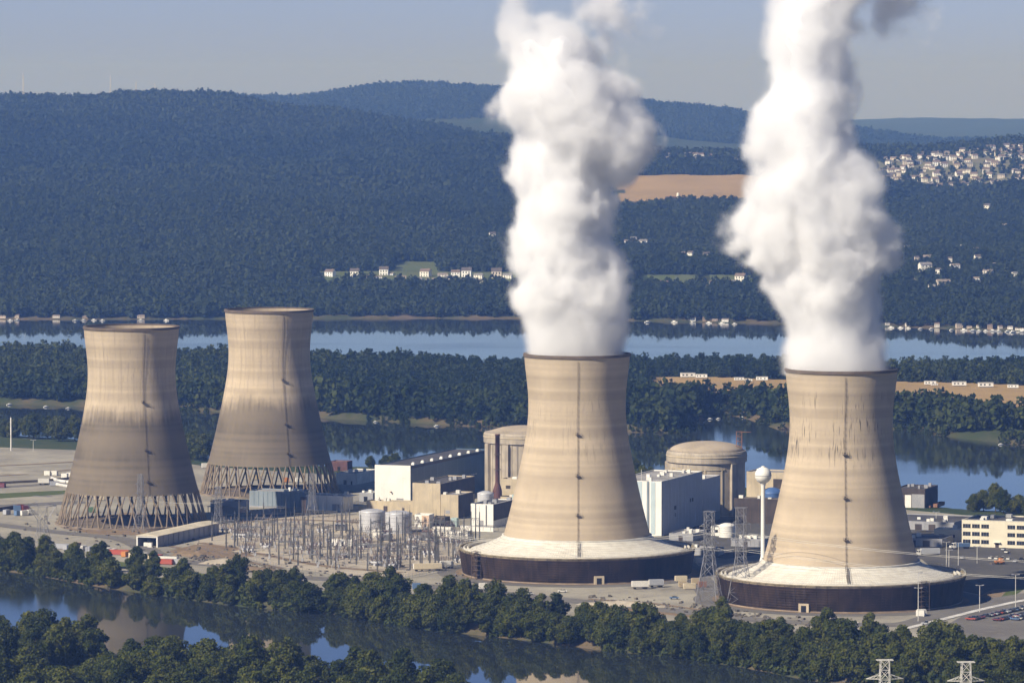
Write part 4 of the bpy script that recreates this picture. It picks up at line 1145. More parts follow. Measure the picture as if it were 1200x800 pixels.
def tank(name, px, py, rad, h, m, label, group=None, dome=1.6):
    t = empty(name, at(px, py), label, 'tank', group)
    b = MB(); b.lathe([(rad, 0), (rad, h)], 40); b.build('shell', m, t, smooth=True)
    b = MB(); b.lathe([(rad + .15, h - .1), (rad + .15, h + .15), (rad * .8, h + dome * .5), (rad * .4, h + dome * .9), (0.01, h + dome)], 40); b.build('dome', m, t, smooth=True)
    b = MB()
    for z in np.arange(h / 5, h, h / 5): b.lathe([(rad + .02, z - .08), (rad + .1, z), (rad + .02, z + .08)], 40)
    b.build('weld_band', M_greyside, t)
    b = MB(); M = Matrix.Rotation(R(30), 4, 'Z')
    for s in (-.3, .3): b.bar(M @ Vector((s, -rad - .5, 0)), M @ Vector((s, -rad - .5, h + 1)), .07)
    for z in np.arange(.5, h, .8): b.bar(M @ Vector((-.3, -rad - .5, z)), M @ Vector((.3, -rad - .5, z)), .05)
    b.build('ladder', M_steel, t)
    return t
tank('storage_tank', 436, 622, 7.5, 11.2, M_silver, 'grey domed storage tank in the switchyard, under the white end wall')
tank('storage_tank', 467, 624, 7.5, 11.2, M_silver, 'grey domed storage tank next to the small white and pink hut')
tank('storage_tank', 569, 611, 4.8, 16.5, M_silver, 'narrow silver tank above the pump house roof')
tank('storage_tank', 852, 629, 4.6, 6.5, M_white, 'squat white round tank between the tall pylons')
tank('storage_tank', 905, 600, 6.6, 11.5, M_blue, 'blue round tank with domed top behind the water tower', dome=3.5)
# dark stack
t = empty('exhaust_stack', at(583, 599), 'slim dark red-brown stack before the tan reactor building', 'stack')
b = MB(); b.lathe([(1.35, 17), (1.35, 45.5), (1.55, 45.5), (1.55, 46.3), (1.1, 46.3), (1.1, 45)], 20); b.build('pipe', M_brick, t, smooth=True)
b = MB(); b.lathe([(2.7, 0), (2.7, 12.5), (1.4, 17)], 20); b.build('base', M_brick, t, smooth=True)
b = MB()
for z in (25, 34): b.lathe([(1.4, z), (2.3, z), (2.3, z + .25), (1.4, z + .25)], 16)
b.build('platform', M_steel_dark, t)

t, r = bldg('hut', 'small white hut with a pink side door beside the second storage tank', 'hut', 503, 619, 9, 8, 8, M_white, M_greyroof)
part(t, 'side_panel', mat('pinkish_plaster', (.55, .40, .29), .8), (-4.6, -.1, -.1, -.02, 0.1, 7.5)); part(t, 'door', M_black, (-3, -1.8, -.2, -.1, 0, 2.6), (-3, -2.1, -.2, -.1, 4, 5))
t, r = bldg('open_shelter', 'dark open shelter beside the white and pink hut', 'shelter', 521, 618, 8, 9, 6, M_brown, M_greyroof)
part(t, 'bay_opening', M_black, (-7.4, -.6, -.1, -.02, 0, 4.5)); part(t, 'crate', M_rust, (-6, -4, -1.4, -.2, 0, 1.8))
t, r = bldg('teal_kiosk', 'small pale teal kiosk behind the switchyard', 'kiosk', 535, 617, 3.6, 4, 5, MATS['pale_teal'], M_greyroof)
part(t, 'door', M_greyside, (-2.6, -1.2, -.1, 0, 0, 2.3))
t, r = bldg('warehouse', 'long blue-grey warehouse before the idle cooling tower', 'warehouse', 357, 596, 36, 18, 10, M_bluegrey, M_greyroof)
seams(t, 9.8, xs=[-36 + k * 3 for k in range(1, 12)], m=M_teal)
part(t, 'base_band', M_greyside, (-36, 0, -.12, -.02, 0, .9)); roof_units(r, 36, 18, 10, 4, seed=14)
t, r = bldg('warehouse', 'cream-white windowless shed next to the blue-grey warehouse', 'shed', 402, 599, 24, 16, 9.2, M_white, M_greyroof)
part(t, 'roll_door', M_greyside, (-7, -2.5, -.1, 0, 0, 4.2)); seams(t, 9, xs=[-16, -10.5], m=M_tan); roof_units(r, 24, 16, 9.2, 3, seed=15)
part(t, 'side_canopy', M_white2, (0.05, 4, -0.5, 14, 8.7, 9.0), (3.6, 3.9, -.2, .1, 0, 8.7))
t, r = bldg('shed', 'grey flat shed between the two idle cooling towers', 'shed', 281, 602, 19, 14, 7.5, M_greyside, M_darkroof)
part(t, 'canopy', M_greyroof, (-19, 1.5, -5, -.05, 4.2, 4.5), (-18.6, -18.3, -4.8, -4.5, 0, 4.2), (1, 1.3, -4.8, -4.5, 0, 4.2)); roof_units(r, 19, 14, 7.5, 3, seed=16)
t, r = bldg('site_cabin', 'pale blue site cabin behind the open-ended yard shed', 'cabin', 250, 621, 4.8, 4, 3.6, mat('pale_blue', (.42, .52, .62), .5), M_white2)
part(t, 'door', M_white2, (-2, -1, -.08, 0, 0, 2.2)); part(t, 'window', M_glass, (-4.2, -2.8, -.08, 0, 1.2, 2.4))
# open-ended yard shed
p = at(185, 641); t = empty('yard_shed', p, 'long open-ended yard shed with pale roof and grey side', 'shed', None, ROT)
b = MB(); b.box(-.25, 0, 0, 84, -.2, 6.0); b.box(-12.6, -12.35, 0, 84, -.2, 6.0); b.box(-12.35, -.25, 83.7, 84, -.2, 6.0); b.build('wall', M_greyside, t)
b = MB(); b.quad((-13, -.8, 6.3), (-6.3, -.8, 7.3), (-6.3, 84.5, 7.3), (-13, 84.5, 6.3)); b.quad((-6.3, -.8, 7.3), (.5, -.8, 6.3), (.5, 84.5, 6.3), (-6.3, 84.5, 7.3))
b.quad((-13, -.8, 6.0), (.5, -.8, 6.0), (.5, 84.5, 6.0), (-13, 84.5, 6.0)); b.quad((.5, -.8, 6.0), (.5, 84.5, 6.0), (.5, 84.5, 6.3), (.5, -.8, 6.3)); b.quad((-13, -.8, 6.0), (.5, -.8, 6.0), (.5, -.8, 6.3), (-6.3, -.8, 7.3), (-13, -.8, 6.3))
b.build('roof', mat('pale_roof', (.56, .50, .38), .7, .12, .1, streak=.2), t)
b = MB(); b.box(-12.7, -12.0, -.5, 0, 0, 6); b.box(-.7, 0.06, -.5, 0, 0, 6); b.box(-12, -.7, -.5, -.1, 5.3, 6); b.build('front_frame', M_white, t)
for k in range(1, 12):
    part(t, 'buttress_post', M_greyside, (0.0, .35, k * 7 - .15, k * 7 + .15, 0, 6))
part(t, 'stored_crate', M_white2, (-9.5, -6, 2, 7, 0, 2.2), (-5, -2.5, -3, -1, 0, 2.6), (-11, -8.5, 10, 14, 0, 3))
t, r = bldg('low_store', 'low white store building between the idle tower and turbine hall', 'building', 418, 568, 14.5, 36, 7.4, M_white2, M_greyroof)
part(t, 'door', M_brown, (-9, -7, -.1, 0, 0, 3), (-4, -3, -.1, 0, 0, 2.3)); roof_units(r, 14.5, 36, 7.4, 3, seed=18)
t, r = bldg('store_hut', 'brown flat hut at the far shore of the yard', 'hut', 407, 552, 12, 9, 6.5, M_brick, M_greyroof); part(t, 'door', M_black, (-7, -5, -.1, 0, 0, 3))
t, r = bldg('low_store', 'low grey store in the shadow beside the white end wall', 'building', 437, 588, 9, 14, 5.6, M_greyside, M_white2)
part(t, 'door', M_black, (-6, -3.6, -.1, 0, 0, 3.2)); roof_units(r, 9, 14, 5.6, 2, seed=19)
# right-hand side of the plant
t, r = bldg('dock_building', 'dark brown shore building with one white door', 'building', 1084, 595, 19, 30, 11.5, M_brown, M_darkroof)
part(t, 'door', M_white, (-12.5, -8.6, -.12, 0, 0, 7.6)); part(t, 'panel', M_greyside, (-8.2, -.4, -.12, 0, 0, 8.2)); roof_units(r, 19, 30, 11.5, 6, M_greyside, seed=21)
part(t, 'loading_rack', M_rust, (3, 6, 6, 24, 0, 2.2), (1, 2.5, 3, 10, 0, 1.2))
t, r = bldg('office_building', 'cream three-storey office block with bands of dark windows', 'office building', 1127, 640, 66, 34, 14.8, mat('cream_render', (.66, .60, .46), .7, .06, .1, streak=.1), M_darkroof, corner='L')
roof_units(r, 66, 34, 14.8, 9, seed=22, lo=2, hi=4)
b = MB(); b.box(-2.15, 2.15, -.07, .02, -1.0, 1.0); b.box(-2.3, 2.3, -.12, -.02, -1.12, -1.0); wme = bpy.data.meshes.new('window'); wme.from_pydata(b.v, [], b.f); wme.materials.append(M_glass)
b = MB()
for x in (-.75, .75): b.box(x - .05, x + .05, -.11, -.075, -1.0, 1.0)
b.box(-2.25, 2.25, -.12, -.075, 1.0, 1.1); fme = bpy.data.meshes.new('frame'); fme.from_pydata(b.v, [], b.f); fme.materials.append(M_greyside)
for f in range(3):
    for x in (-63.2, -58.0, -52.8, -38.0, -32.8, -27.6, -22.4, -12.0, -6.8):
        wv = link('window', wme, t, (x, 0, 3.0 + f * 4.3)); link('frame', fme, wv)
part(t, 'door', M_brown, (-47, -45, -.1, 0, 0, 2.6)); part(t, 'coping', M_white2, (-66.15, .15, -.15, .3, 14.8, 15.0)); part(t, 'canopy', M_white2, (-48, -44, -1.6, -.05, 2.9, 3.1))
t, r = bldg('office_wing', 'low cream wing at the end of the office block', 'building', 1127, 634, 16, 12, 6.5, MATS['cream_render'], M_white2)
part(t, 'window', M_glass, (-13, -10, -.08, 0, 2, 3.6), (-7, -4, -.08, 0, 2, 3.6)); roof_units(r, 16, 12, 6.5, 2, seed=25)
for nm, lab, px, py, w, d, h, n in (('flat_workshop', 'dark flat-roofed workshop nearest the shore behind the streaked cooling tower', 1118, 622, 42, 46, 5, 7), ('flat_workshop', 'dark low workshop before the flat-roofed one, beside the lorry park', 1104, 641, 30, 24, 4.6, 5)):
    t, r = bldg(nm, lab, 'workshop', px, py, w, d, h, M_greyside, M_darkroof); roof_units(r, w, d, h, n, seed=n)
    part(t, 'roll_door', M_brown, *[(-w + 3 + k * 8, -w + 7 + k * 8, -.1, 0, 0, 3.4) for k in range(int(w / 9))])
t, r = bldg('tan_hall', 'tan hall with a dark opening behind the water tower', 'building', 919, 590, 24, 20, 19, M_tan, M_greyroof); part(t, 'opening', M_brown, (-7, -.6, -.1, 0, 9, 15)); roof_units(r, 24, 20, 19, 3, seed=27)
t, r = bldg('brown_hall', 'dark brown windowless hall behind the twin pylons', 'building', 912, 614, 27, 9, 14.5, M_brown, M_greyroof); roof_units(r, 27, 9, 14.5, 4, seed=28); seams(t, 14, xs=[-22, -17, -12, -7], m=M_rust2)
t, r = bldg('tank_annex', 'small white annex with flat roof beside the squat white tank', 'building', 846, 628, 6.5, 9, 5.5, M_white, M_white2); part(t, 'fan_opening', M_black, (-4, -2.4, -.1, 0, 2, 3.6))
for px, py, w, d, h, lab in ((842, 651, 36, 10, 4, 'long low grey-roofed shed before the big white hall'), (893, 641, 18, 16, 4.5, 'low grey-roofed shed at the foot of the water tower'), (812, 634, 14, 26, 4.2, 'low narrow shed under the shaded side of the white hall')):
    t, r = bldg('low_shed', lab, 'shed', px, py, w, d, h, M_greyside, M_greyroof); roof_units(r, w, d, h, 5, seed=px)
    part(t, 'door', M_brown, (-w * .6, -w * .6 + 2.4, -.1, 0, 0, 2.8))
# water tower
t = empty('water_tower', at(894, 664.5), 'white water tower, a ball on a slim column', 'water tower')
b = MB(); b.sphere((0, 0, 48.8), 4.4, 16); b.build('ball', M_white, t, smooth=True)
b = MB(); b.lathe([(3.0, 0), (2.6, 1.2), (1.55, 4.5), (1.15, 6), (1.1, 43.0), (1.6, 44.5), (2.6, 45.5)], 24); b.build('column', M_white, t, smooth=True)
b = MB(); b.lathe([(.9, 53.1), (.9, 53.6), (.05, 53.8)], 12); b.build('hatch', M_white2, t)
b = MB(); b.lathe([(4.38, 48.5), (4.5, 48.7), (4.38, 48.9)], 32); b.build('girth_band', M_greyside, t)

# ------------------------------------------------------------------ lattice pylons and lines
def lattice(b, pts, r, rb, n=None):
    """Four-legged lattice: pts = (z, half width); cross braces on every face."""
    lv = []
    for (z0, w0), (z1, w1) in zip(pts, pts[1:]):
        k = max(1, round((z1 - z0) / (w0 + w1) / 0.95))
        for i in range(k): lv.append((z0 + (z1 - z0) * i / k, w0 + (w1 - w0) * i / k))
    lv.append(pts[-1])
    C = ((-1, -1), (1, -1), (1, 1), (-1, 1))
    for (z0, w0), (z1, w1) in zip(lv, lv[1:]):
        for i in range(4):
            a, c = C[i], C[(i + 1) % 4]
            b.bar((a[0] * w0, a[1] * w0, z0), (a[0] * w1, a[1] * w1, z1), r)
            b.bar((a[0] * w0, a[1] * w0, z0), (c[0] * w1, c[1] * w1, z1), rb)
            b.bar((c[0] * w0, c[1] * w0, z0), (a[0] * w1, a[1] * w1, z1), rb)
            b.bar((a[0] * w1, a[1] * w1, z1), (c[0] * w1, c[1] * w1, z1), rb)
def arm(b, z, L, hw, r=.1, side=1, up=1.6):
    for s in (side,):
        tip = (s * L, 0, z)
        for y in (-hw, hw):
            b.bar((s * hw, y, z), tip, r); b.bar((s * hw, y, z + up), tip, r)
        for k in (1, 2, 3):
            x = s * (hw + (L - hw) * k / 4); q = 1 - k / 4
            b.bar((x, -hw * q, z), (x, hw * q, z), r * .8); b.bar((x, 0, z), (s * (hw + (L - hw) * (k - 1) / 4), 0, z + up * (1 - (k - 1) / 4)), r * .7)
def insulators(t, spots, L=2.6):
    for x, z in spots:
        b = MB()
        b.bar((x, 0, z), (x, 0, z - L), .05)
        for k in range(7): b.lathe([(.05, z - .4 - k * .3), (.2, z - .47 - k * .3), (.05, z - .55 - k * .3)], 8, x, 0)
        b.build('insulator', M_glassy, t)
M_glassy = mat('insulator_porcelain', (.14, .10, .09), .3)
def pylon(px, py, h, prof, arms, m, label, rz=ROT, z0=0.0, r=.18, cap=None):
    p = at(px, py, z0); t = empty('lattice_pylon', p, label, 'pylon', 'lattice pylons', rz)
    b = MB(); lattice(b, prof, r, r * .62); b.build('mast', m, t)
    sp = []
    for z, L in arms:
        for sd_ in (-1, 1):
            b = MB(); hw = float(np.interp(z, [q[0] for q in prof], [q[1] for q in prof])); arm(b, z, L, hw, r * .6, sd_); b.build('cross_arm', m, t)
        sp += [(-L, z), (L, z)]
    if cap:
        b = MB()
        for y in (-cap[1], cap[1]): b.bar((-cap[0], y, h), (cap[0], y, h), r); 
        for k in range(7):
            x = -cap[0] + cap[0] * k / 3; b.bar((x, -cap[1], h), (x, cap[1], h), r * .6); b.bar((x, -cap[1], h), (x + (cap[0] / 3 if k < 6 else 0), cap[1], h), r * .5)
        b.build('top_beam', m, t)
    insulators(t, sp)
    return t
PYA = pylon(831, 707, 45.5, [(0, 5.6), (20, 2.6), (24, 2.1), (45.5, 2.05)], [(30, 5.0), (38, 5.0)], M_steel, 'tall grey lattice pylon between the two dark tower skirts', cap=(2.6, 2.1))
PYB = pylon(868, 709, 48, [(0, 5.6), (20, 2.6), (24, 2.1), (48, 2.05)], [(32, 5.0), (40, 5.0)], M_steel, 'tall grey lattice pylon before the streaked cooling tower\'s skirt', cap=(2.8, 2.1))
PYC = pylon(1036, 952, 54, [(0, 5.2), (30, 2.2), (54, 1.45)], [(47.4, 6.6)], M_steelw, 'pale steel pylon rising in the foreground, nearer the river bend', rz=0.06, z0=-1.0, r=.20, cap=(2.9, 1.4))
PYD = pylon(1131, 955, 54, [(0, 5.2), (30, 2.2), (54, 1.45)], [(47.4, 6.6)], M_steelw, 'pale steel pylon rising in the foreground, nearer the car park', rz=0.06, z0=-1.0, r=.20, cap=(3.0, 1.4))
PYE = pylon(165, 623, 33, [(0, 3.6), (14, 1.5), (33, 1.1)], [(22, 3.2), (27, 3.2)], M_steel, 'slim grey pylon in front of the nearest idle cooling tower', r=.14)
PYF = pylon(256, 621, 25, [(0, 3.2), (10, 1.6), (25, 1.3)], [(19, 4.4)], M_steel, 'grey pylon beside the pale blue site cabin', r=.14)
PYG = pylon(366, 606, 26, [(0, 3.2), (10, 1.6), (26, 1.2)], [(20, 4.2)], M_steel, 'grey pylon in front of the cream-white shed', r=.14)
PYH = pylon(50, 650, 32, [(0, 5.0), (14, 2.2), (19, 2.0), (27, 5.6)], [(27, 8.5)], M_steel, 'broad-headed grey pylon by the river trees at the edge of the yard', r=.13, cap=(5.6, 1.2))
def wire(a, b, sag, label_group):
    a, b = Vector(a), Vector(b)
    n = 24; pts_ = []
    for i in range(n + 1):
        t_ = i / n; p = a.lerp(b, t_); p.z -= sag * 4 * t_ * (1 - t_); pts_.append(p)
    q = MB(); q.path(pts_, .07, 5)
    tag(q.build('power_line', M_steelw), label_group[0], 'power line', label_group[1])
def P_of(t, x, z): return Vector(t.location) + EX * x + Vector((0, 0, z))
offs = at(1420, 742)
for x, z in ((-5, 30), (5, 30), (-5, 38), (5, 38)):
    a = P_of(PYB, x, z - 2.6)
    wire(a, Vector((offs.x, offs.y + x, z - 6)), 4.5, ('thin pale power line crossing before the streaked tower', 'power lines past the streaked tower'))
    wire(P_of(PYA, x, z - 2.6), a, 1.0, ('short power line between the two tall grey pylons', 'power lines between the tall pylons'))
    g = at(520, 664)
    wire(P_of(PYA, x, z - 2.6), Vector((g.x, g.y + x, 17)), 5, ('thin power line from the switchyard past the dark skirt', 'power lines from the switchyard'))
for x, z in ((-3.2, 22), (3.2, 22)):
    wire(P_of(PYE, x, z - 2.6), P_of(PYF, x, 16.4), 2, ('power line between the idle tower\'s pylon and the site cabin', 'power lines across the yard'))

# ------------------------------------------------------------------ switchyard
GSW = 'steel gantries of the switchyard'
M_gantry = mat('weathered_gantry_steel', (0.10, 0.10, 0.10), 0.6, 0.2, 0.5)
def gantry_proto(w, h, hb):
    t = empty('switchyard_gantry', (0, 0, 0), 'grey steel gantry with lattice posts in the pale gravel switchyard', 'gantry', GSW, ROT)
    for x in (-w / 2, w / 2):
        q = MB(); lattice(q, [(0, .30), (h, .16)], .07, .035)
        q.v = [(v[0] + x, v[1], v[2]) for v in q.v]; q.bar((x, 0, h), (x, 0, h + 3.2), .08)
        q.build('post', M_gantry, t)
    q = MB()
    for y, z in ((-.4, hb), (.4, hb), (-.4, hb + .9), (.4, hb + .9)): q.bar((-w / 2, y, z), (w / 2, y, z), .09)
    n = int(w / 1.2)
    for k in range(n):
        x = -w / 2 + w * k / n; q.bar((x, -.4, hb), (x + w / n, -.4, hb + .9), .05); q.bar((x, .4, hb), (x + w / n, .4, hb + .9), .05)
    q.build('beam', M_gantry, t)
    for x in (-w / 4, 0, w / 4):
        q = MB(); q.bar((x, 0, hb), (x, 0, hb - 2.2), .06)
        for k in range(6): q.lathe([(.05, hb - .4 - k * .3), (.22, hb - .48 - k * .3), (.05, hb - .55 - k * .3)], 8, x, 0)
        q.build('insulator', M_glassy, t)
    return t
protos = [gantry_proto(14, 13.5, 10.5), gantry_proto(11, 16, 12), gantry_proto(5, 17.5, 13), gantry_proto(18, 9.5, 8)]
KIDS.update({p_.name: list(c for c in bpy.data.objects if c.parent == p_) for p_ in protos})
spots = []
for px, py in ((262, 634), (285, 622), (292, 640), (318, 628), (322, 616), (345, 645), (350, 630), (378, 616), (385, 640), (398, 655), (405, 628), (425, 646), (432, 662), (452, 640), (462, 652), (474, 664), (488, 642), (500, 656), (512, 665), (270, 642), (308, 634), (330, 640), (362, 642), (372, 632), (392, 624), (412, 636), (418, 654), (438, 656), (440, 634), (458, 664), (470, 642), (484, 656), (496, 648), (508, 658), (516, 640), (528, 655), (540, 652), (355, 656), (386, 662), (428, 640), (480, 668), (522, 648), (536, 660), (545, 642), (302, 652), (338, 662), (370, 655), (412, 668), (448, 668), (492, 668), (557, 636), (575, 634), (530, 634), (476, 632)):
    spots.append((px, py))
used = [False] * 4
for i, (px, py) in enumerate(spots):
    k = i % 4 if px > 300 else (2 if i % 2 else 0)
    rz = ROT + (math.pi / 2 if i % 5 == 3 else 0)
    o = protos[k] if not used[k] else copy_tree(protos[k])
    used[k] = True
    o.location = at(px, py); o.rotation_euler = (0, 0, rz)
def switch_proto():
    t = empty('disconnect_switch', (0, 0, 0), 'low three-phase switch frame in the pale gravel switchyard', 'switchgear', 'switch frames of the switchyard', ROT)
    q = MB()
    for x in (-4, 4):
        q.bar((x, 0, 0), (x, 0, 4.6), .14)
        q.bar((x, -1.2, 0), (x, 0, 3), .08)
    q.box(-5, 5, -.12, .12, 4.5, 4.75); q.build('frame', M_steel, t)
    for x in (-4.4, 0, 4.4):
        q = MB()
        for y in (-.9, .9):
            q.bar((x, y * .2, 4.7), (x, y, 6.6), .12)
            for k in range(4): q.lathe([(.1, 5 + k * .4), (.28, 5.1 + k * .4), (.1, 5.2 + k * .4)], 8, x, y * (.4 + .13 * k))
        q.bar((x, -1.2, 6.7), (x, 1.2, 6.7), .09)
        q.build('insulator_stack', M_glassy, t)
    q = MB(); q.box(-4.5, -3.3, -.8, -.25, .7, 2.2); q.build('control_box', M_greyside, t)
    return t
def breaker_proto():
    t = empty('circuit_breaker', (0, 0, 0), 'grey circuit breaker with three bushings in the switchyard', 'switchgear', 'circuit breakers of the switchyard', ROT)
    q = MB()
    for x in (-2.6, 0, 2.6):
        q.bar((x, -1.5, 1.9), (x, 1.5, 1.9), .6, n=10, cap=True); q.box(x - .4, x + .4, -.5, .5, 0, 1.4)
    q.build('tank', M_silver, t)
    q = MB()
    for x in (-2.6, 0, 2.6):
        for s in (-1, 1):
            q.bar((x, s * .9, 2.3), (x, s * 2.1, 5.2), .16, .1, 8)
            for k in range(6): q.lathe([(.12, 2.7 + k * .4), (.34, 2.8 + k * .4), (.12, 2.9 + k * .4)], 8, x, s * (1.07 + k * .165))
    q.build('bushing', M_glassy, t)
    return t
P1 = at(400, 640)
for mk_, n, sd in ((switch_proto, 110, 3), (breaker_proto, 50, 8)):
    g = random.Random(sd); pr_ = mk_(); KIDS[pr_.name] = [c for c in bpy.data.objects if c.parent == pr_]; got = 0
    while got < n:
        px, py = g.uniform(252, 552), g.uniform(617, 668)
        lo_ = np.interp(px, [250, 330, 400, 550], [640, 658, 668, 664])
        if py > lo_: continue
        o = pr_ if got == 0 else copy_tree(pr_)
        q = at(px, py); o.location = (round(q.x / 9) * 9 + g.uniform(-.6, .6), round(q.y / 14) * 14 + g.uniform(-1, 1), 0); o.rotation_euler = (0, 0, ROT + (math.pi / 2 if g.random() < .2 else 0)); got += 1
def transformer(px, py, label):
    t = empty('transformer', at(px, py), label, 'transformer', None, ROT)
    part(t, 'tank', M_greyside, (-3.2, 3.2, -1.8, 1.8, .4, 4.4)); part(t, 'plinth', M_tan, (-3.8, 3.8, -2.6, 2.6, 0, .4))
    part(t, 'radiator', M_steel, *[(-3 + k * .8, -2.6 + k * .8, -2.5, -1.8, .8, 4) for k in range(8)])
    q = MB()
    for x in (-2, 0, 2): q.bar((x, 0, 4.4), (x, -.5, 7.2), .2, .1, 8)
    q.bar((-3, 1, 5.6), (3, 1, 5.6), .6, n=10, cap=True); q.build('bushing', M_glassy, t)
transformer(452, 634, 'grey transformer below the first storage tank'); transformer(500, 634, 'grey transformer before the white and pink hut'); transformer(400, 622, 'grey transformer before the cream-white shed')
for px, py, w, h, lab in ((449, 630, 8, 4.2, 'low white control hut before the storage tanks'), (528, 628, 11, 5, 'low white control hut beside the teal kiosk'), (415, 640, 15, 3.6, 'long cream control hut inside the switchyard'), (548, 634, 11, 5.5, 'white control hut near the pump house')):
    t, r = bldg('control_hut', lab, 'hut', px, py, w, 4, h, M_white2, M_greyroof); part(t, 'door', M_brown, (-w * .5, -w * .5 + 1, -.08, 0, 0, 2.2))
t = empty('pink_chimney', at(356, 603), 'short pinkish pillar beside the blue-grey warehouse', 'pillar', None, ROT)
b = MB(); b.box(-1, 1, -1, 1, 0, 9); b.build('shaft', MATS['pinkish_plaster'], t); b = MB(); b.box(-1.5, 1.5, -1.5, 1.5, 9, 10.6); b.build('cap', M_brown, t)

# ------------------------------------------------------------------ yard clutter: containers, trailers, lorries, cars
def container_mesh(L=6.1, W=2.5, H=2.6):
    b = MB(); b.box(-L / 2, L / 2, -W / 2, W / 2, .15, H)
    n = int(L / .6)
    for k in range(n):
        x = -L / 2 + .3 + k * .6
        for s in (-1, 1): b.box(x - .1, x + .1, s * W / 2 - .05, s * W / 2 + .05, .3, H - .15)
    b.cur = 1; b.box(-L / 2 - .06, -L / 2, -W / 2, W / 2, .2, H - .05); b.box(-L / 2, L / 2, -W / 2 - .04, W / 2 + .04, H, H + .1)
    for x in (-L / 2 + .5, L / 2 - .5): b.box(x - .2, x + .2, -W / 2, W / 2, 0, .15)
    me = bpy.data.meshes.new('container'); me.from_pydata(b.v, [], b.f); me.materials.append(M_cont); me.materials.append(M_cont); me.polygons.foreach_set('material_index', b.m)
    return me
CM = {'short': container_mesh(), 'long': container_mesh(12.2), 'box': container_mesh(4, 2.6, 2.8)}
CN = {'white': (.66, .64, .58), 'grey': (.36, .37, .40), 'red': (.38, .07, .04), 'orange': (.5, .2, .05), 'rust': (.25, .12, .07), 'blue': (.10, .17, .30), 'cream': (.58, .5, .35), 'green': (.10, .18, .10), 'black': (.02, .02, .022), 'silver': (.42, .43, .44), 'tan': (.42, .34, .22), 'maroon': (.14, .03, .04), 'yellow': (.55, .38, .06)}
def container(px, py, kind, col, where, rz=ROT):
    o = link('container', CM[kind], None, at(px, py) + Vector((0, 0, .22)), rz + rng.uniform(-.05, .05)); o.color = (*CN[col], 1)
    tag(o, f'{col} {"long " if kind == "long" else ""}steel container {where}', 'container', f'{col} {kind} containers {where}')
WB = 'in the row along the river trees'
for px, py, kd, c in ((70, 643, 'long', 'grey'), (79, 644, 'short', 'grey'), (90, 642, 'short', 'rust'), (97, 645, 'short', 'white'), (105, 646, 'short', 'grey'), (112, 645, 'short', 'white'), (119, 647, 'short', 'white'), (126, 648, 'short', 'white'), (132, 649, 'short', 'white'), (139, 650, 'long', 'red'), (147, 652, 'short', 'orange'), (156, 653, 'short', 'cream'), (163, 653, 'short', 'green'), (169, 654, 'short', 'white'), (178, 655, 'short', 'cream'), (186, 656, 'short', 'red'), (196, 658, 'long', 'white'), (190, 661, 'long', 'red'), (205, 661, 'long', 'grey'), (214, 661, 'short', 'cream')):
    container(px, py, kd, c, WB, ROT + (math.pi / 2 if kd == 'short' else 0))
def trailer(px, py, L, col, label, rz=ROT, cab=None, H=3.9):
    t = empty('lorry' if cab else 'trailer', at(px, py) + Vector((0, 0, .24)), label, 'lorry' if cab else 'trailer', None, rz)
    b = MB(); b.box(-L / 2, L / 2, -1.3, 1.3, 1.1, H); o = b.build('box_body', M_cont, t); o.color = (*CN[col], 1)
    b = MB(); b.box(-L / 2, L / 2, -1.1, 1.1, .8, 1.1); b.build('chassis', M_steel_dark, t)
    xsw = [L / 2 - 1.2, L / 2 - 2.4] + ([] if cab else [-L / 2 + 1.5])
    for x in xsw + ([-L / 2 - 2.6, -L / 2 + .2] if cab else []):
        for y in (-1.15, 1.15):
            b = MB(); b.bar((x, y - .2, .5), (x, y + .2, .5), .5, n=14, cap=True); b.build('wheel', M_rubber, t)
    if cab:
        b = MB(); b.box(-L / 2 - 2.0, -L / 2 - .3, -1.2, 1.2, .7, 3.3); b.box(-L / 2 - 3.6, -L / 2 - 2.0, -1.05, 1.05, .7, 1.9); c_ = b.build('cab', M_cont, t); c_.color = (*CN[cab], 1)
        part(c_, 'windscreen', M_glass, (-L / 2 - 2.08, -L / 2 - 2.0, -1.05, 1.05, 2.0, 3.0)); part(c_, 'bumper', M_steel, (-L / 2 - 3.8, -L / 2 - 3.6, -1.1, 1.1, .5, .9))
        part(c_, 'side_window', M_glass, (-L / 2 - 1.7, -L / 2 - .9, -1.24, -1.2, 2.1, 2.9))
    else: part(t, 'door', M_white2, (-L / 2 - .05, -L / 2, -1.1, 1.1, 1.2, H - .2))
    return t
trailer(501, 669, 15, 'cream', 'long cream trailer on the road beside the dark skirt', R(14)); trailer(524, 666, 7, 'white', 'short white trailer behind the long cream one', R(14))
trailer(1090, 651, 10.5, 'silver', 'white lorry with pale box trailer in the asphalt lot', R(14), 'white'); trailer(1128, 643, 8, 'blue', 'lorry with a dark blue body at the corner of the office block', R(20), 'white', 3.0)
trailer(750, 690, 8.5, 'white', 'white box trailer on the gravel before the dark skirt', R(10)); trailer(769, 688, 7.5, 'grey', 'grey open trailer beside the white box trailer', R(10))
trailer(51, 568, 7, 'white', 'white box van body alone on the pale left yard road', R(6)); container(64, 569, 'short', 'grey', 'beside the white van body', R(5))
container(-4, 571, 'long', 'maroon', 'on the far yard road')
for k, (px, py, c) in enumerate(((20, 598, 'blue'), (24, 597, 'maroon'), (30, 598, 'maroon'), (36, 603, 'white'), (28, 604, 'white'), (21, 604, 'blue'), (8, 603, 'grey'))):
    container(px, py, 'box', c, 'parked in the yard near the idle tower', R(10 + k * 7))
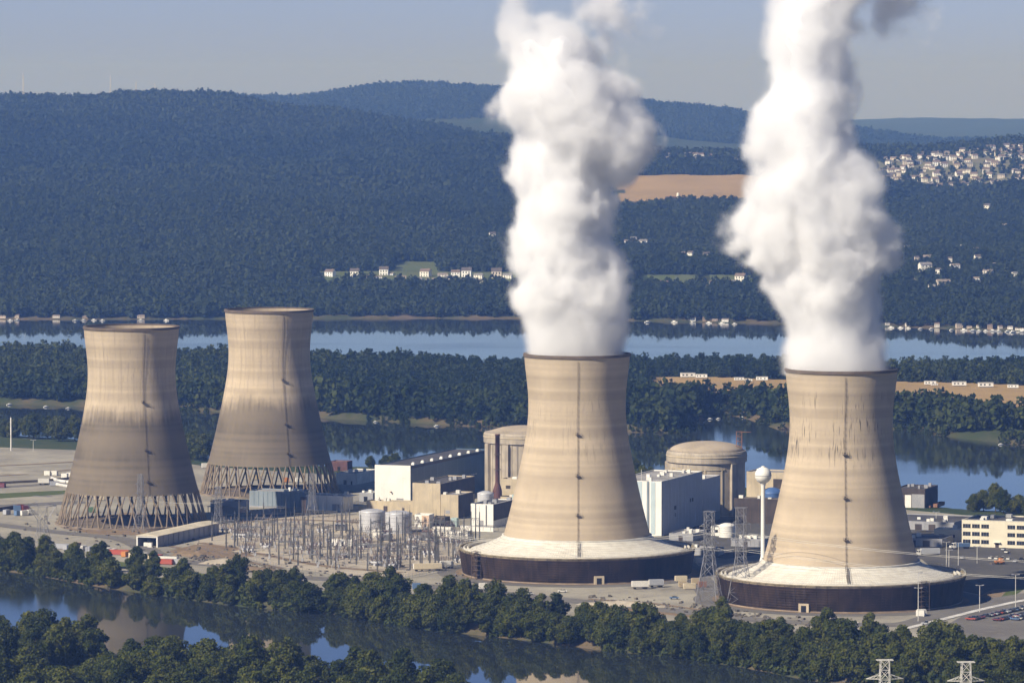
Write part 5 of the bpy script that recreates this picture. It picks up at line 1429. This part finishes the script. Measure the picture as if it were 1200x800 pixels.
for px, py, c in ((65, 689, 'blue'), (488, 690, 'blue'), (566, 690, 'white'), (1080, 721, 'white'), (800, 688, 'tan'), (808, 690, 'cream'), (815, 684, 'tan'), (823, 688, 'rust'), (798, 681, 'cream'), (758, 644, 'cream'), (742, 640, 'white'), (735, 634, 'cream'), (820, 660, 'white'), (100, 583, 'cream'), (116, 586, 'cream'), (108, 600, 'green'), (300, 562, 'tan'), (335, 565, 'orange'), (350, 565, 'white'), (240, 548, 'white'), (462, 660, 'white')):
    if py > 688 and px < 100: continue
    wh = 'before the dark skirts' if 470 < px < 1100 and py > 655 else ('under the steaming tower\'s far side' if px > 700 else 'standing near the idle towers')
    container(px, py, 'box' if c != 'cream' else 'short', c, wh, R(10))

def car_mesh(kind):
    b = MB()
    L, H = (4.6, 1.45) if kind == 'car' else (5.2, 1.85)
    pr_ = [(-L / 2, .45), (-L / 2, .85), (-L / 2 + .2, .95), (-L * .22, 1.0), (L * .42, 1.0), (L / 2, .9), (L / 2, .45)]
    for s in (-.88, .88):
        b.quad(*[(x, s, z) for x, z in (pr_ if s < 0 else pr_[::-1])])
    for (x0, z0), (x1, z1) in zip(pr_, pr_[1:]): b.quad((x0, -.88, z0), (x1, -.88, z1), (x1, .88, z1), (x0, .88, z0))
    top = [(-L * .24, 1.0), (-L * .10, H), (L * (.22 if kind == 'car' else .1), H), (L * (.38 if kind == 'car' else .14), 1.0)]
    b.cur = 0; b.quad(*[(x, y, H) for x, y in ((top[1][0], -.66), (top[2][0], -.66), (top[2][0], .66), (top[1][0], .66))])
    b.cur = 1
    for (x0, z0), (x1, z1) in ((top[0], top[1]), (top[2], top[3])):
        w0, w1 = (.82 if z0 < 1.1 else .66), (.82 if z1 < 1.1 else .66)
        b.quad((x0, -w0, z0), (x1, -w1, z1), (x1, w1, z1), (x0, w0, z0))
    for s in (-1, 1): b.quad(*[(x, s * (.82 if z < 1.1 else .66), z) for x, z in top])
    b.cur = 2
    for x in (-L * .31, L * .31):
        for s in (-1, 1): b.bar((x, s * .62, .34), (x, s * .92, .34), .34, n=12, cap=True)
    me = bpy.data.meshes.new('car'); me.from_pydata(b.v, [], b.f)
    for m in (M_paint, M_glass, M_rubber): me.materials.append(m)
    me.polygons.foreach_set('material_index', b.m)
    return me
CARS = [car_mesh('car'), car_mesh('car'), car_mesh('truck')]
def car(p, rz, col, where):
    k = rng.randrange(3); nm = 'pickup_truck' if k == 2 else 'parked_car'; ct = 'pickup truck' if k == 2 else 'car'
    o = link(nm, CARS[k], None, Vector((p.x, p.y, .26)), rz); o.color = (*CN[col], 1)
    tag(o, f'{col} {ct} {where}', ct, f'{col} {ct}s {where}')
pal = ['black', 'black', 'blue', 'silver', 'white', 'maroon', 'red', 'grey', 'silver', 'black', 'blue']
A, B_ = at(1133, 727), at(1240, 704)
dirr = (B_ - A).normalized(); nrm = Vector((dirr.y, -dirr.x, 0))
ang = math.atan2(nrm.y, nrm.x)
for row, (off, n) in enumerate(((1, 24), (13, 23), (19, 22), (32, 20), (38, 20))):
    for k in range(n):
        if rng.random() < .06: continue
        p = A + dirr * (2 + k * 2.75 + off * .3) + nrm * off
        car(p, ang + (math.pi if rng.random() < .4 else 0) + rng.uniform(-.04, .04), rng.choice(pal), 'in the crowded car park by the river trees')
for px, py, c in ((1161, 655, 'white'), (1168, 655.5, 'white'), (1175, 656, 'white'), (1182, 656, 'white'), (1190, 659, 'grey'), (1197, 657, 'black'), (1176, 645, 'silver'), (1180, 648, 'white'), (1128, 655, 'grey')):
    car(at(px, py), ROT + math.pi / 2, c, 'on the asphalt before the office block')
for px, py, c in ((659, 694, 'white'), (790, 702, 'blue'), (304, 671, 'white'), (316, 673, 'silver'), (268, 661, 'grey'), (620, 697, 'silver'), (1000, 731, 'white'), (1086, 732, 'silver')):
    car(at(px, py), ROT + .35, c, 'on the gravel road by the river trees')
t = empty('loader', at(1172, 661), 'orange wheel loader on the asphalt before the office block', 'loader', None, .3)
b = MB(); b.box(-3, 2, -1.2, 1.2, 1, 2.2); b.box(-.5, 1.2, -1, 1, 2.2, 3.4); o = b.build('body', M_cont, t); o.color = (.5, .18, .03, 1)
for x in (-1.8, 1.4):
    for y in (-1.2, 1.2): b = MB(); b.bar((x, y - .3, .75), (x, y + .3, .75), .75, n=14, cap=True); b.build('wheel', M_rubber, t)
b = MB(); b.bar((-2.6, -.8, 1.8), (-4.6, -.8, .8), .18); b.bar((-2.6, .8, 1.8), (-4.6, .8, .8), .18); b.box(-5.4, -4.5, -1.4, 1.4, .2, 1.2); b.build('bucket', M_steel_dark, t)
# mounds, pipes, wall lines
def mound(px, py, w, d, h, m, name, label, cat):
    g = np.random.default_rng(int(px * 7 + py)); n, k = 26, 14
    u_, v_ = np.meshgrid(np.linspace(-1, 1, n), np.linspace(-1, 1, k)); p = at(px, py)
    z = h * np.clip(1 - u_ ** 2, 0, 1) * np.clip(1 - v_ ** 2, 0, 1) * (0.8 + 1.2 * fbm(u_ * 30 + px, v_ * 20, 9, 3, 2)) + .1
    X = p.x + EX.x * u_ * w / 2 + EY.x * v_ * d / 2; Y = p.y + EX.y * u_ * w / 2 + EY.y * v_ * d / 2
    id_ = np.arange(X.size).reshape(X.shape); q = np.stack([id_[:-1, :-1], id_[:-1, 1:], id_[1:, 1:], id_[1:, :-1]], -1).reshape(-1, 4)
    tag(link(name, np_mesh(name, np.stack([X, Y, z], -1).reshape(-1, 3), q, [m], smooth=True)), label, cat, 'heaps of earth and stone')
for a in ((262, 660, 26, 16, 2.6, M_gravel2, 'earth_mound', 'pale stone heap below the open-ended shed', 'mound'), (296, 668, 34, 14, 2.2, M_dirt, 'earth_mound', 'brown earth bank by the white car and river trees', 'mound'), (225, 650, 22, 16, 2.4, M_dirt, 'earth_mound', 'brown earth heap beside the container row', 'mound'), (730, 709, 46, 12, 2.2, M_gravel2, 'earth_mound', 'pale stone bank on the road before the dark skirt', 'mound'), (310, 645, 30, 26, 1.8, M_gravel2, 'earth_mound', 'pale stone heap at the edge of the switchyard', 'mound'), (20, 553, 60, 30, 2.0, M_gravel, 'earth_mound', 'low grey heap in the empty far yard', 'mound')):
    mound(*a)
def pipe_heap(pts, r, label):
    b = MB(); P = [at(px, py) + Vector((0, 0, r)) for px, py in pts]; b.path(P, r, 8)
    tag(b.build('stacked_pipe', M_pipe), label, 'pipe', 'white pipes laid in the far yard')
pipe_heap([(61, 562), (68, 565), (78, 566.5), (92, 567)], 1.1, 'white curved pipe lying in the far yard, the upper long one')
pipe_heap([(59, 567.5), (66, 569), (72, 570)], 1.0, 'short white pipe lying in the far yard, below the curved one')
pipe_heap([(72, 570), (80, 571.5), (92, 572.5)], 1.0, 'white pipe in the far yard, touching the idle tower edge')
for px, py in ((56, 557), (64, 557), (82, 559), (90, 561), (76, 560)): container(px, py, 'box', 'white', 'in the far pale yard')
def low_wall(pts, h, m, label):
    b = MB()
    P = [at(px, py) for px, py in pts]
    for a, c in zip(P, P[1:]):
        d_ = (c - a).normalized(); n_ = Vector((-d_.y, d_.x, 0)) * .3
        for s in (1, -1): b.quad(a + n_ * s, c + n_ * s, c + n_ * s + Vector((0, 0, h)), a + n_ * s + Vector((0, 0, h)))
        b.quad(a + n_ + Vector((0, 0, h)), c + n_ + Vector((0, 0, h)), c - n_ + Vector((0, 0, h)), a - n_ + Vector((0, 0, h)))
    tag(b.build('low_wall', m), label, 'wall')
low_wall([(-60, 571), (0, 567), (50, 564.5), (88, 561)], 1.6, M_steel_dark, 'dark low wall along the far yard road')
low_wall([(-60, 605), (0, 599), (20, 596)], 2.4, M_brown, 'dark wall behind the vehicles in the yard')
def fence(pts, h, label):
    t = empty('chain_fence', at(*pts[0]), label, 'fence'); o = at(*pts[0]); P = [at(*q) - o for q in pts]
    b = MB(); p_ = MB()
    for a, c in zip(P, P[1:]):
        for z in (.3, h * .5, h): b.bar(a + Vector((0, 0, z)), c + Vector((0, 0, z)), .05)
        n = max(1, int((c - a).length / 4))
        for k in range(n): q = a.lerp(c, k / n); p_.bar(q, q + Vector((0, 0, h + .3)), .07)
    b.build('rail', M_steel, t); p_.build('post', M_steel, t)
fence([(235, 643), (330, 667), (400, 678), (475, 679), (556, 662)], 2.6, 'wire fence along the river side of the switchyard')
fence([(560, 640), (640, 630), (745, 640)], 2.6, 'wire fence behind the tower by the turbine hall')
def light_pole(px, py, h, label, double=False):
    t = empty('light_pole', at(px, py), label, 'light pole', 'lamp posts and poles')
    b = MB(); b.bar((0, 0, 0), (0, 0, h), .2, .13, 8); b.build('pole', M_steelw, t)
    b = MB(); b.box(-1.6 if double else -.4, 1.6, -.12, .12, h - .1, h + .15); b.box(1.0, 2.0, -.35, .35, h, h + .35)
    if double: b.box(-2.0, -1.0, -.35, .35, h, h + .35)
    b.build('lamp_head', M_greyside, t)
for px, py, h, lab in ((1109, 666, 14, 'lamp post beside the pale box lorry'), (1123, 662, 12, 'lamp post at the kerb behind the streaked tower'), (1112, 664, 9, 'short lamp post next to the pale box lorry'), (1097, 616, 8, 'lamp post by the dark workshops'), (1148, 717, 13, 'lamp post on the dirt corner in the tower shadow'), (1190, 714, 17, 'tall lamp post near the car park grass'), (1076, 728, 16, 'lamp post at the streaked tower skirt near the road'), (39, 529, 8, 'short pole at the far yard edge'), (1145, 660, 9, 'short lamp post on the asphalt near the white cars')):
    light_pole(px, py, h, lab, True)
t = empty('tall_pole', at(13, 528), 'tall pale pole at the far edge of the empty yard', 'pole')
b = MB(); b.bar((0, 0, 0), (0, 0, 23), .55, .5, 10, True); b.build('shaft', M_pipe, t); b = MB(); b.bar((0, 0, 23), (0, 0, 24), .2, .1, 8); b.build('tip', M_greyside, t)
# service mast and cabinet at the streaked tower's skirt
light_pole(1076, 722, 21, 'tall service mast by the streaked tower\'s skirt')
container(1079, 722, 'box', 'white', 'at the foot of the service mast', ROT)

# loose stones and dark scraps strewn along the yard edges
b = MB(); g = random.Random(77)
for k in range(900):
    if k < 420: px, py = g.uniform(225, 345), 0; py = np.interp(px, [225, 345], [652, 676]) + g.gauss(0, 3)
    elif k < 700: px = g.uniform(20, 560); py = np.interp(px, [0, 120, 330, 560], [610, 632, 668, 690]) + g.uniform(-22, 8)
    else: px = g.uniform(690, 1000); py = np.interp(px, [690, 1000], [700, 735]) + g.gauss(0, 3)
    p = at(px, py); r_ = g.uniform(.25, 1.0)
    b.box(-r_, r_, -r_ * .8, r_ * .7, 0, r_ * g.uniform(.6, 1.3), 'xXyYZ', Matrix.Translation((p.x, p.y, .1)) @ Matrix.Rotation(g.uniform(0, 3), 4, 'Z') @ Matrix.Rotation(g.uniform(-.3, .3), 4, 'X'))
tag(b.build('rubble', mat('rubble_stone', (.13, .115, .095), .9, .5, .4)), kind='stuff')
for pts_, w_ in (([(-60, 548), (20, 545), (90, 541)], 5), ([(-60, 560), (30, 556), (85, 550)], 4), ([(235, 636), (300, 648), (380, 664), (470, 671)], 5), ([(245, 614), (330, 608), (430, 612), (540, 636)], 6), ([(200, 640), (260, 652), (330, 666)], 4), ([(690, 702), (760, 706), (830, 716)], 4)):
    strip('wheel_track', pts_, w_, M_dirt, .24)
# ------------------------------------------------------------------ far bank: houses, barn, boats, masts
def on_ground(px, py, d0=3600, d1=11000):
    D = np.linspace(d0, d1, 1500); b = (400 - py) / F_PX
    dy, dz = math.cos(TILT) + b * math.sin(TILT), -math.sin(TILT) + b * math.cos(TILT)
    X = (px - 600) / F_PX / dy * D; Z = CAM_H + dz / dy * D; H = ground_height(X, D)
    i = int(np.argmax(H >= Z)) if (H >= Z).any() else len(D) - 1
    return Vector((X[i], D[i], H[i]))
def house_mesh(w, d, h, rh):
    b = MB(); b.box(-w / 2, w / 2, -d / 2, d / 2, -2, h, 'xXyY')
    for s in (-1, 1): b.quad((s * w / 2, -d / 2, h), (s * w / 2, d / 2, h), (s * w / 2, 0, h + rh))
    b.cur = 2
    for x in (-w * .3, 0, w * .3): b.box(x - .5, x + .5, -d / 2 - .05, -d / 2, h * .55, h * .85); b.box(x - .5, x + .5, -d / 2 - .05, -d / 2, h * .1, h * .38)
    b.cur = 1; o = .4
    b.quad((-w / 2 - o, -d / 2 - o, h - .2), (w / 2 + o, -d / 2 - o, h - .2), (w / 2 + o, 0, h + rh), (-w / 2 - o, 0, h + rh)); b.quad((w / 2 + o, d / 2 + o, h - .2), (-w / 2 - o, d / 2 + o, h - .2), (-w / 2 - o, 0, h + rh), (w / 2 + o, 0, h + rh))
    b.box(w * .2, w * .2 + .8, .5, 1.3, h + rh * .4, h + rh + .8)
    me = bpy.data.meshes.new('house'); me.from_pydata(b.v, [], b.f)
    return me, b.m
HM = []
for w, d, h, rh, rc in ((10, 8, 6, 2.6, (.16, .12, .10)), (12, 8, 5.5, 2.2, (.20, .19, .19)), (9, 8, 6.5, 2.8, (.10, .085, .08)), (14, 8, 3.6, 2.0, (.24, .20, .17)), (34, 10, 5.0, 2.2, (.20, .13, .11))):
    me, mi = house_mesh(w, d, h, rh)
    for m in (M_house, mat('shingle_roof', rc, .85, .2, .3), M_glass): me.materials.append(m)
    me.polygons.foreach_set('material_index', mi); HM.append(me)
def house(p, k, rz, label, group, col=None, sc=1.0, cat='house'):
    o = link('house', HM[k], None, p, rz); o.scale = (sc,) * 3
    c = col or rng.choice(((.85, .84, .80), (.82, .80, .72), (.74, .71, .64), (.82, .83, .85), (.60, .54, .46)))
    o.color = (*c, 1); tag(o, label, cat, group)
LT, GTT = 'pale house in the row at the foot of the wooded far hillside', 'houses in the riverside row'
for px, py, k, s in ((387, 325, 0, 1.1), (416, 325, 2, 1.2), (435, 327, 3, .8), (443, 327, 3, .7), (450, 323, 2, 1.2), (448, 317, 3, .9), (470, 328, 3, .9), (499, 325, 0, 1.2), (506, 331, 3, .95), (519, 325, 3, .9), (526, 330, 1, .85), (534, 325, 0, 1.05), (547, 325, 2, 1.3), (550, 332, 3, .95), (561, 327, 1, .9), (564, 332, 3, .9), (582, 326, 2, 1.35), (581, 333, 3, .95), (595, 327, 1, .9), (315, 325, 3, .9), (457, 323, 3, .7), (490, 329, 3, .7)):
    house(on_ground(px, py), k, rng.uniform(-.5, .1), LT, GTT, None, s)
LT, GTT = 'pale house beside the wooded hill between the two steam plumes', 'houses between the plumes'
house(on_ground(767, 336), 4, -.1, 'long white house with dark roof between the two steam plumes', 'long house between the plumes')
for px, py, k, s in ((781, 336, 1, .9), (790, 337, 3, .9), (798, 338, 3, .8), (820, 337, 1, 1), (828, 338, 3, .8), (836, 337, 0, .9), (846, 337, 3, 1), (858, 336, 1, 1), (868, 330, 0, 1.2)):
    house(on_ground(px, py), k, rng.uniform(-.5, .1), LT, GTT, None, s)
LT, GTT = 'lone pale house among the trees of the far hillside', 'lone houses on the wooded hill'
for px, py, k, s in ((754, 293, 1, 1.2), (737, 292, 3, 1.2), (1157, 252, 2, 1.5), (1088, 311, 3, 1.3), (1084, 324, 1, 1.7), (1105, 342, 3, 1.6), (1158, 328, 3, 1.2), (577, 286, 2, 1.3), (1075, 338, 3, 1)):
    q = on_ground(px, py); house(q + Vector((0, 0, 8)), k, rng.uniform(-.6, .3), LT, GTT, None, s * .72)
for k in range(16):
    px, py = rng.uniform(1050, 1195), rng.uniform(262, 350); q = on_ground(px, py); house(q + Vector((0, 0, 8.5)), rng.choice((1, 2, 3)), rng.uniform(-.6, .3), LT, GTT, None, rng.uniform(.55, .85))
for k in range(7):
    px, py = rng.uniform(740, 870), rng.uniform(285, 318); q = on_ground(px, py); house(q + Vector((0, 0, 8.5)), rng.choice((1, 2, 3)), rng.uniform(-.6, .3), LT, GTT, None, rng.uniform(.6, .9))
LT, GTT = 'pale house in the hilltop town beyond the crop fields', 'houses of the hilltop town'
pts = []
tries = 0
while len(pts) < 150 and tries < 6000:
    tries += 1
    y = rng.uniform(8150, 9060); px = rng.uniform(1030, 1235); x = (px - 600) / F_PX * y
    if signed_dist(TOWN, np.array([x]), np.array([y]))[0] < 5: continue
    if rng.random() < 0.5 and (y < 8350) and px < 1090: continue
    if fbm(np.array([x]), np.array([y * .5]), 90, 3, 19)[0] < -0.09: continue
    if any((x - a) ** 2 + ((y - c) * .6) ** 2 < 150 for a, c in pts): continue
    pts.append((x, y))
for x, y in pts:
    house(Vector((x, y, float(ground_height(np.array([x]), np.array([y]))[0]) + .6)), rng.choice((0, 0, 1, 2, 2, 3)), rng.uniform(-.5, .2), LT, GTT, None, rng.uniform(.95, 1.3))
LT, GTT = 'pale house on the ridge above the far crop field', 'houses on the ridge above the field'
for k in range(13):
    px, y = rng.uniform(778, 862), rng.choice((8680, 8820, 8900)); x = (px - 600) / F_PX * y
    house(Vector((x, y + rng.uniform(-20, 20), float(ground_height(np.array([x]), np.array([y]))[0]) + 4)), rng.choice((0, 1, 3)), rng.uniform(-.4, .2), LT, GTT)
q = on_ground(786, 238); t = empty('barn', q, 'red barn with silo at the edge of the far crop field', 'barn', None, -.3)
b = MB(); b.box(-8, 8, -5, 5, -2, 6, 'xXyY'); b.build('wall', M_brick, t); b = MB(); b.quad((-8.5, -5.5, 5.8), (8.5, -5.5, 5.8), (8.5, 0, 10), (-8.5, 0, 10)); b.quad((8.5, 5.5, 5.8), (-8.5, 5.5, 5.8), (-8.5, 0, 10), (8.5, 0, 10)); b.build('roof', M_brick, t)
b = MB(); b.lathe([(2.4, -2), (2.4, 14), (1.6, 15.6), (.05, 16.2)], 14, 11, 3); b.build('silo', M_white2, t)
# white trailers and cabins on the island
def cabin_mesh():
    b = MB(); b.box(-6, 6, -1.6, 1.6, .5, 3.4); b.cur = 1; b.box(-6.2, 6.2, -1.9, 1.9, 3.4, 3.6); b.cur = 2
    for x in (-4, -1, 3): b.box(x - .7, x + .7, -1.66, -1.6, 1.5, 2.6)
    b.box(-5, 5, -1, 1, 0, .5)
    me = bpy.data.meshes.new('caravan'); me.from_pydata(b.v, [], b.f)
    for m in (M_house, M_white2, M_glass): me.materials.append(m)
    me.polygons.foreach_set('material_index', b.m); return me
CAB = cabin_mesh()
for px, py, s in ((806, 442.5, 1.5), (822, 443, 1.2), (866, 446, 1.0), (877, 447, .8), (893, 446, 1.2), (752, 441, 1.0), (760, 442, .7), (1090, 451, 1.2), (1124, 452.5, 1.4), (1155, 454, 1.5), (1187, 455, 1.1), (1095, 452, .7)):
    o = link('caravan', CAB, None, on_ground(px, py, 3700, 4500) + Vector((0, 0, .3)), rng.uniform(-.15, .15)); s *= .7; o.scale = (s, s * 1.1, s * 1.05); o.color = (.78, .77, .74, 1)
    tag(o, 'white caravan at the tree line behind the island crop field', 'caravan', 'caravans on the island')
def boat_mesh():
    b = MB(); n = 8
    sec = []
    for k in range(n + 1):
        t_ = k / n; w = 1.15 * min(1, (1 - t_) * 2.2 + .02) ** .6; sec.append([(-3 + 6 * t_, -w, .9 + .3 * t_), (-3 + 6 * t_, -w * .6, 0), (-3 + 6 * t_, w * .6, 0), (-3 + 6 * t_, w, .9 + .3 * t_)])
    for a, c in zip(sec, sec[1:]):
        for i in range(3): b.quad(a[i], c[i], c[i + 1], a[i + 1])
        b.quad(a[3], c[3], c[0], a[0])
    b.quad(*sec[0]); b.box(-1.4, 1, -.8, .8, .95, 1.9); b.cur = 1; b.quad((1, -.75, 1.0), (1.02, .75, 1.0), (.8, .75, 1.85), (.8, -.75, 1.85))
    me = bpy.data.meshes.new('boat'); me.from_pydata(b.v, [], b.f)
    for m in (M_house, M_glass): me.materials.append(m)
    me.polygons.foreach_set('material_index', b.m); return me
BOAT = boat_mesh()
def boat(px, py, s, label, group, col=(.8, .79, .76)):
    p = at(px, py, WL); o = link('boat', BOAT, None, p + Vector((0, 0, -.1)), rng.uniform(-.5, .5)); o.scale = (s,) * 3; o.color = (*col, 1); tag(o, label, 'boat', group)
for px in (1046, 1056, 1066, 1080, 1092, 1117, 1130, 1142, 1148, 1156, 1163, 1171, 1180, 1188, 1196, 760, 790, 812, 830, 846, 862): boat(px + rng.uniform(-2, 2), np.interp(px, [600, 800, 900, 1050, 1200], [373.5, 377.8, 380, 384, 389]) + rng.uniform(.3, 1.0), rng.uniform(.8, 1.25), 'small pale boat moored at the far river bank', 'boats at the far bank')
for px, py in ((12, 376), (20, 375.5), (88, 376), (98, 375.7), (110, 375.5), (120, 376), (165, 375.6), (195, 375.8)): boat(px, py, 1.0, 'small pale boat by the far bank behind the idle towers', 'boats at the far bank behind the idle towers')
for px, py in ((11, 474.5), (54, 477), (80, 478.5), (440, 494.5), (512, 499.5), (832, 491.5), (842, 491), (870, 489.5), (1173, 521)): boat(px, py, rng.uniform(.55, .8), 'small boat at the island shore of the middle channel', 'boats at the island shore')
LT, GTT = 'riverside cabin at the water\'s edge of the far bank', 'cabins on the far bank'
for px in (1040, 1064, 1098, 1124, 1136, 1147, 1160, 1172, 1184, 1193, 1199, 812, 826, 838, 850, 66, 4, 20, 100, 165):
    py = float(np.interp(px, [0, 200, 450, 600, 800, 900, 1050, 1200], [373, 373, 372, 372, 376, 378, 382, 387])) - .6
    q = on_ground(px, py, 4500, 6000); house(q, rng.choice((0, 1, 3, 3)), rng.uniform(-.3, .2), LT, GTT, rng.choice(((.8, .78, .74), (.7, .66, .6), (.5, .42, .34), (.36, .27, .20))), rng.uniform(.35, .6), 'cabin')
for px, py0 in ((28, 113), (130, 105), (160, 105), (182, 107)):
    y = 10250.0; x = (px - 600) / F_PX * y; z = float(ground_height(np.array([x]), np.array([y]))[0]); b = MB()
    hgt = {28: 62, 130: 50, 160: 34, 182: 30}[px]
    lattice(b, [(0, 1.6), (hgt, .6)], .35, .2); b.bar((0, 0, hgt), (0, 0, hgt + 8), .25)
    o = b.build('radio_mast', M_steelw, None, loc=(x, y, z)); tag(o, {28: 'thin radio mast at the near end of the wooded ridge, tallest and alone', 130: 'thin tall radio mast on the crest of the ridge', 160: 'shorter radio mast on the ridge, between two others', 182: 'short radio mast on the ridge, beside a tree clump'}[px], 'radio mast', 'radio masts on the ridge')
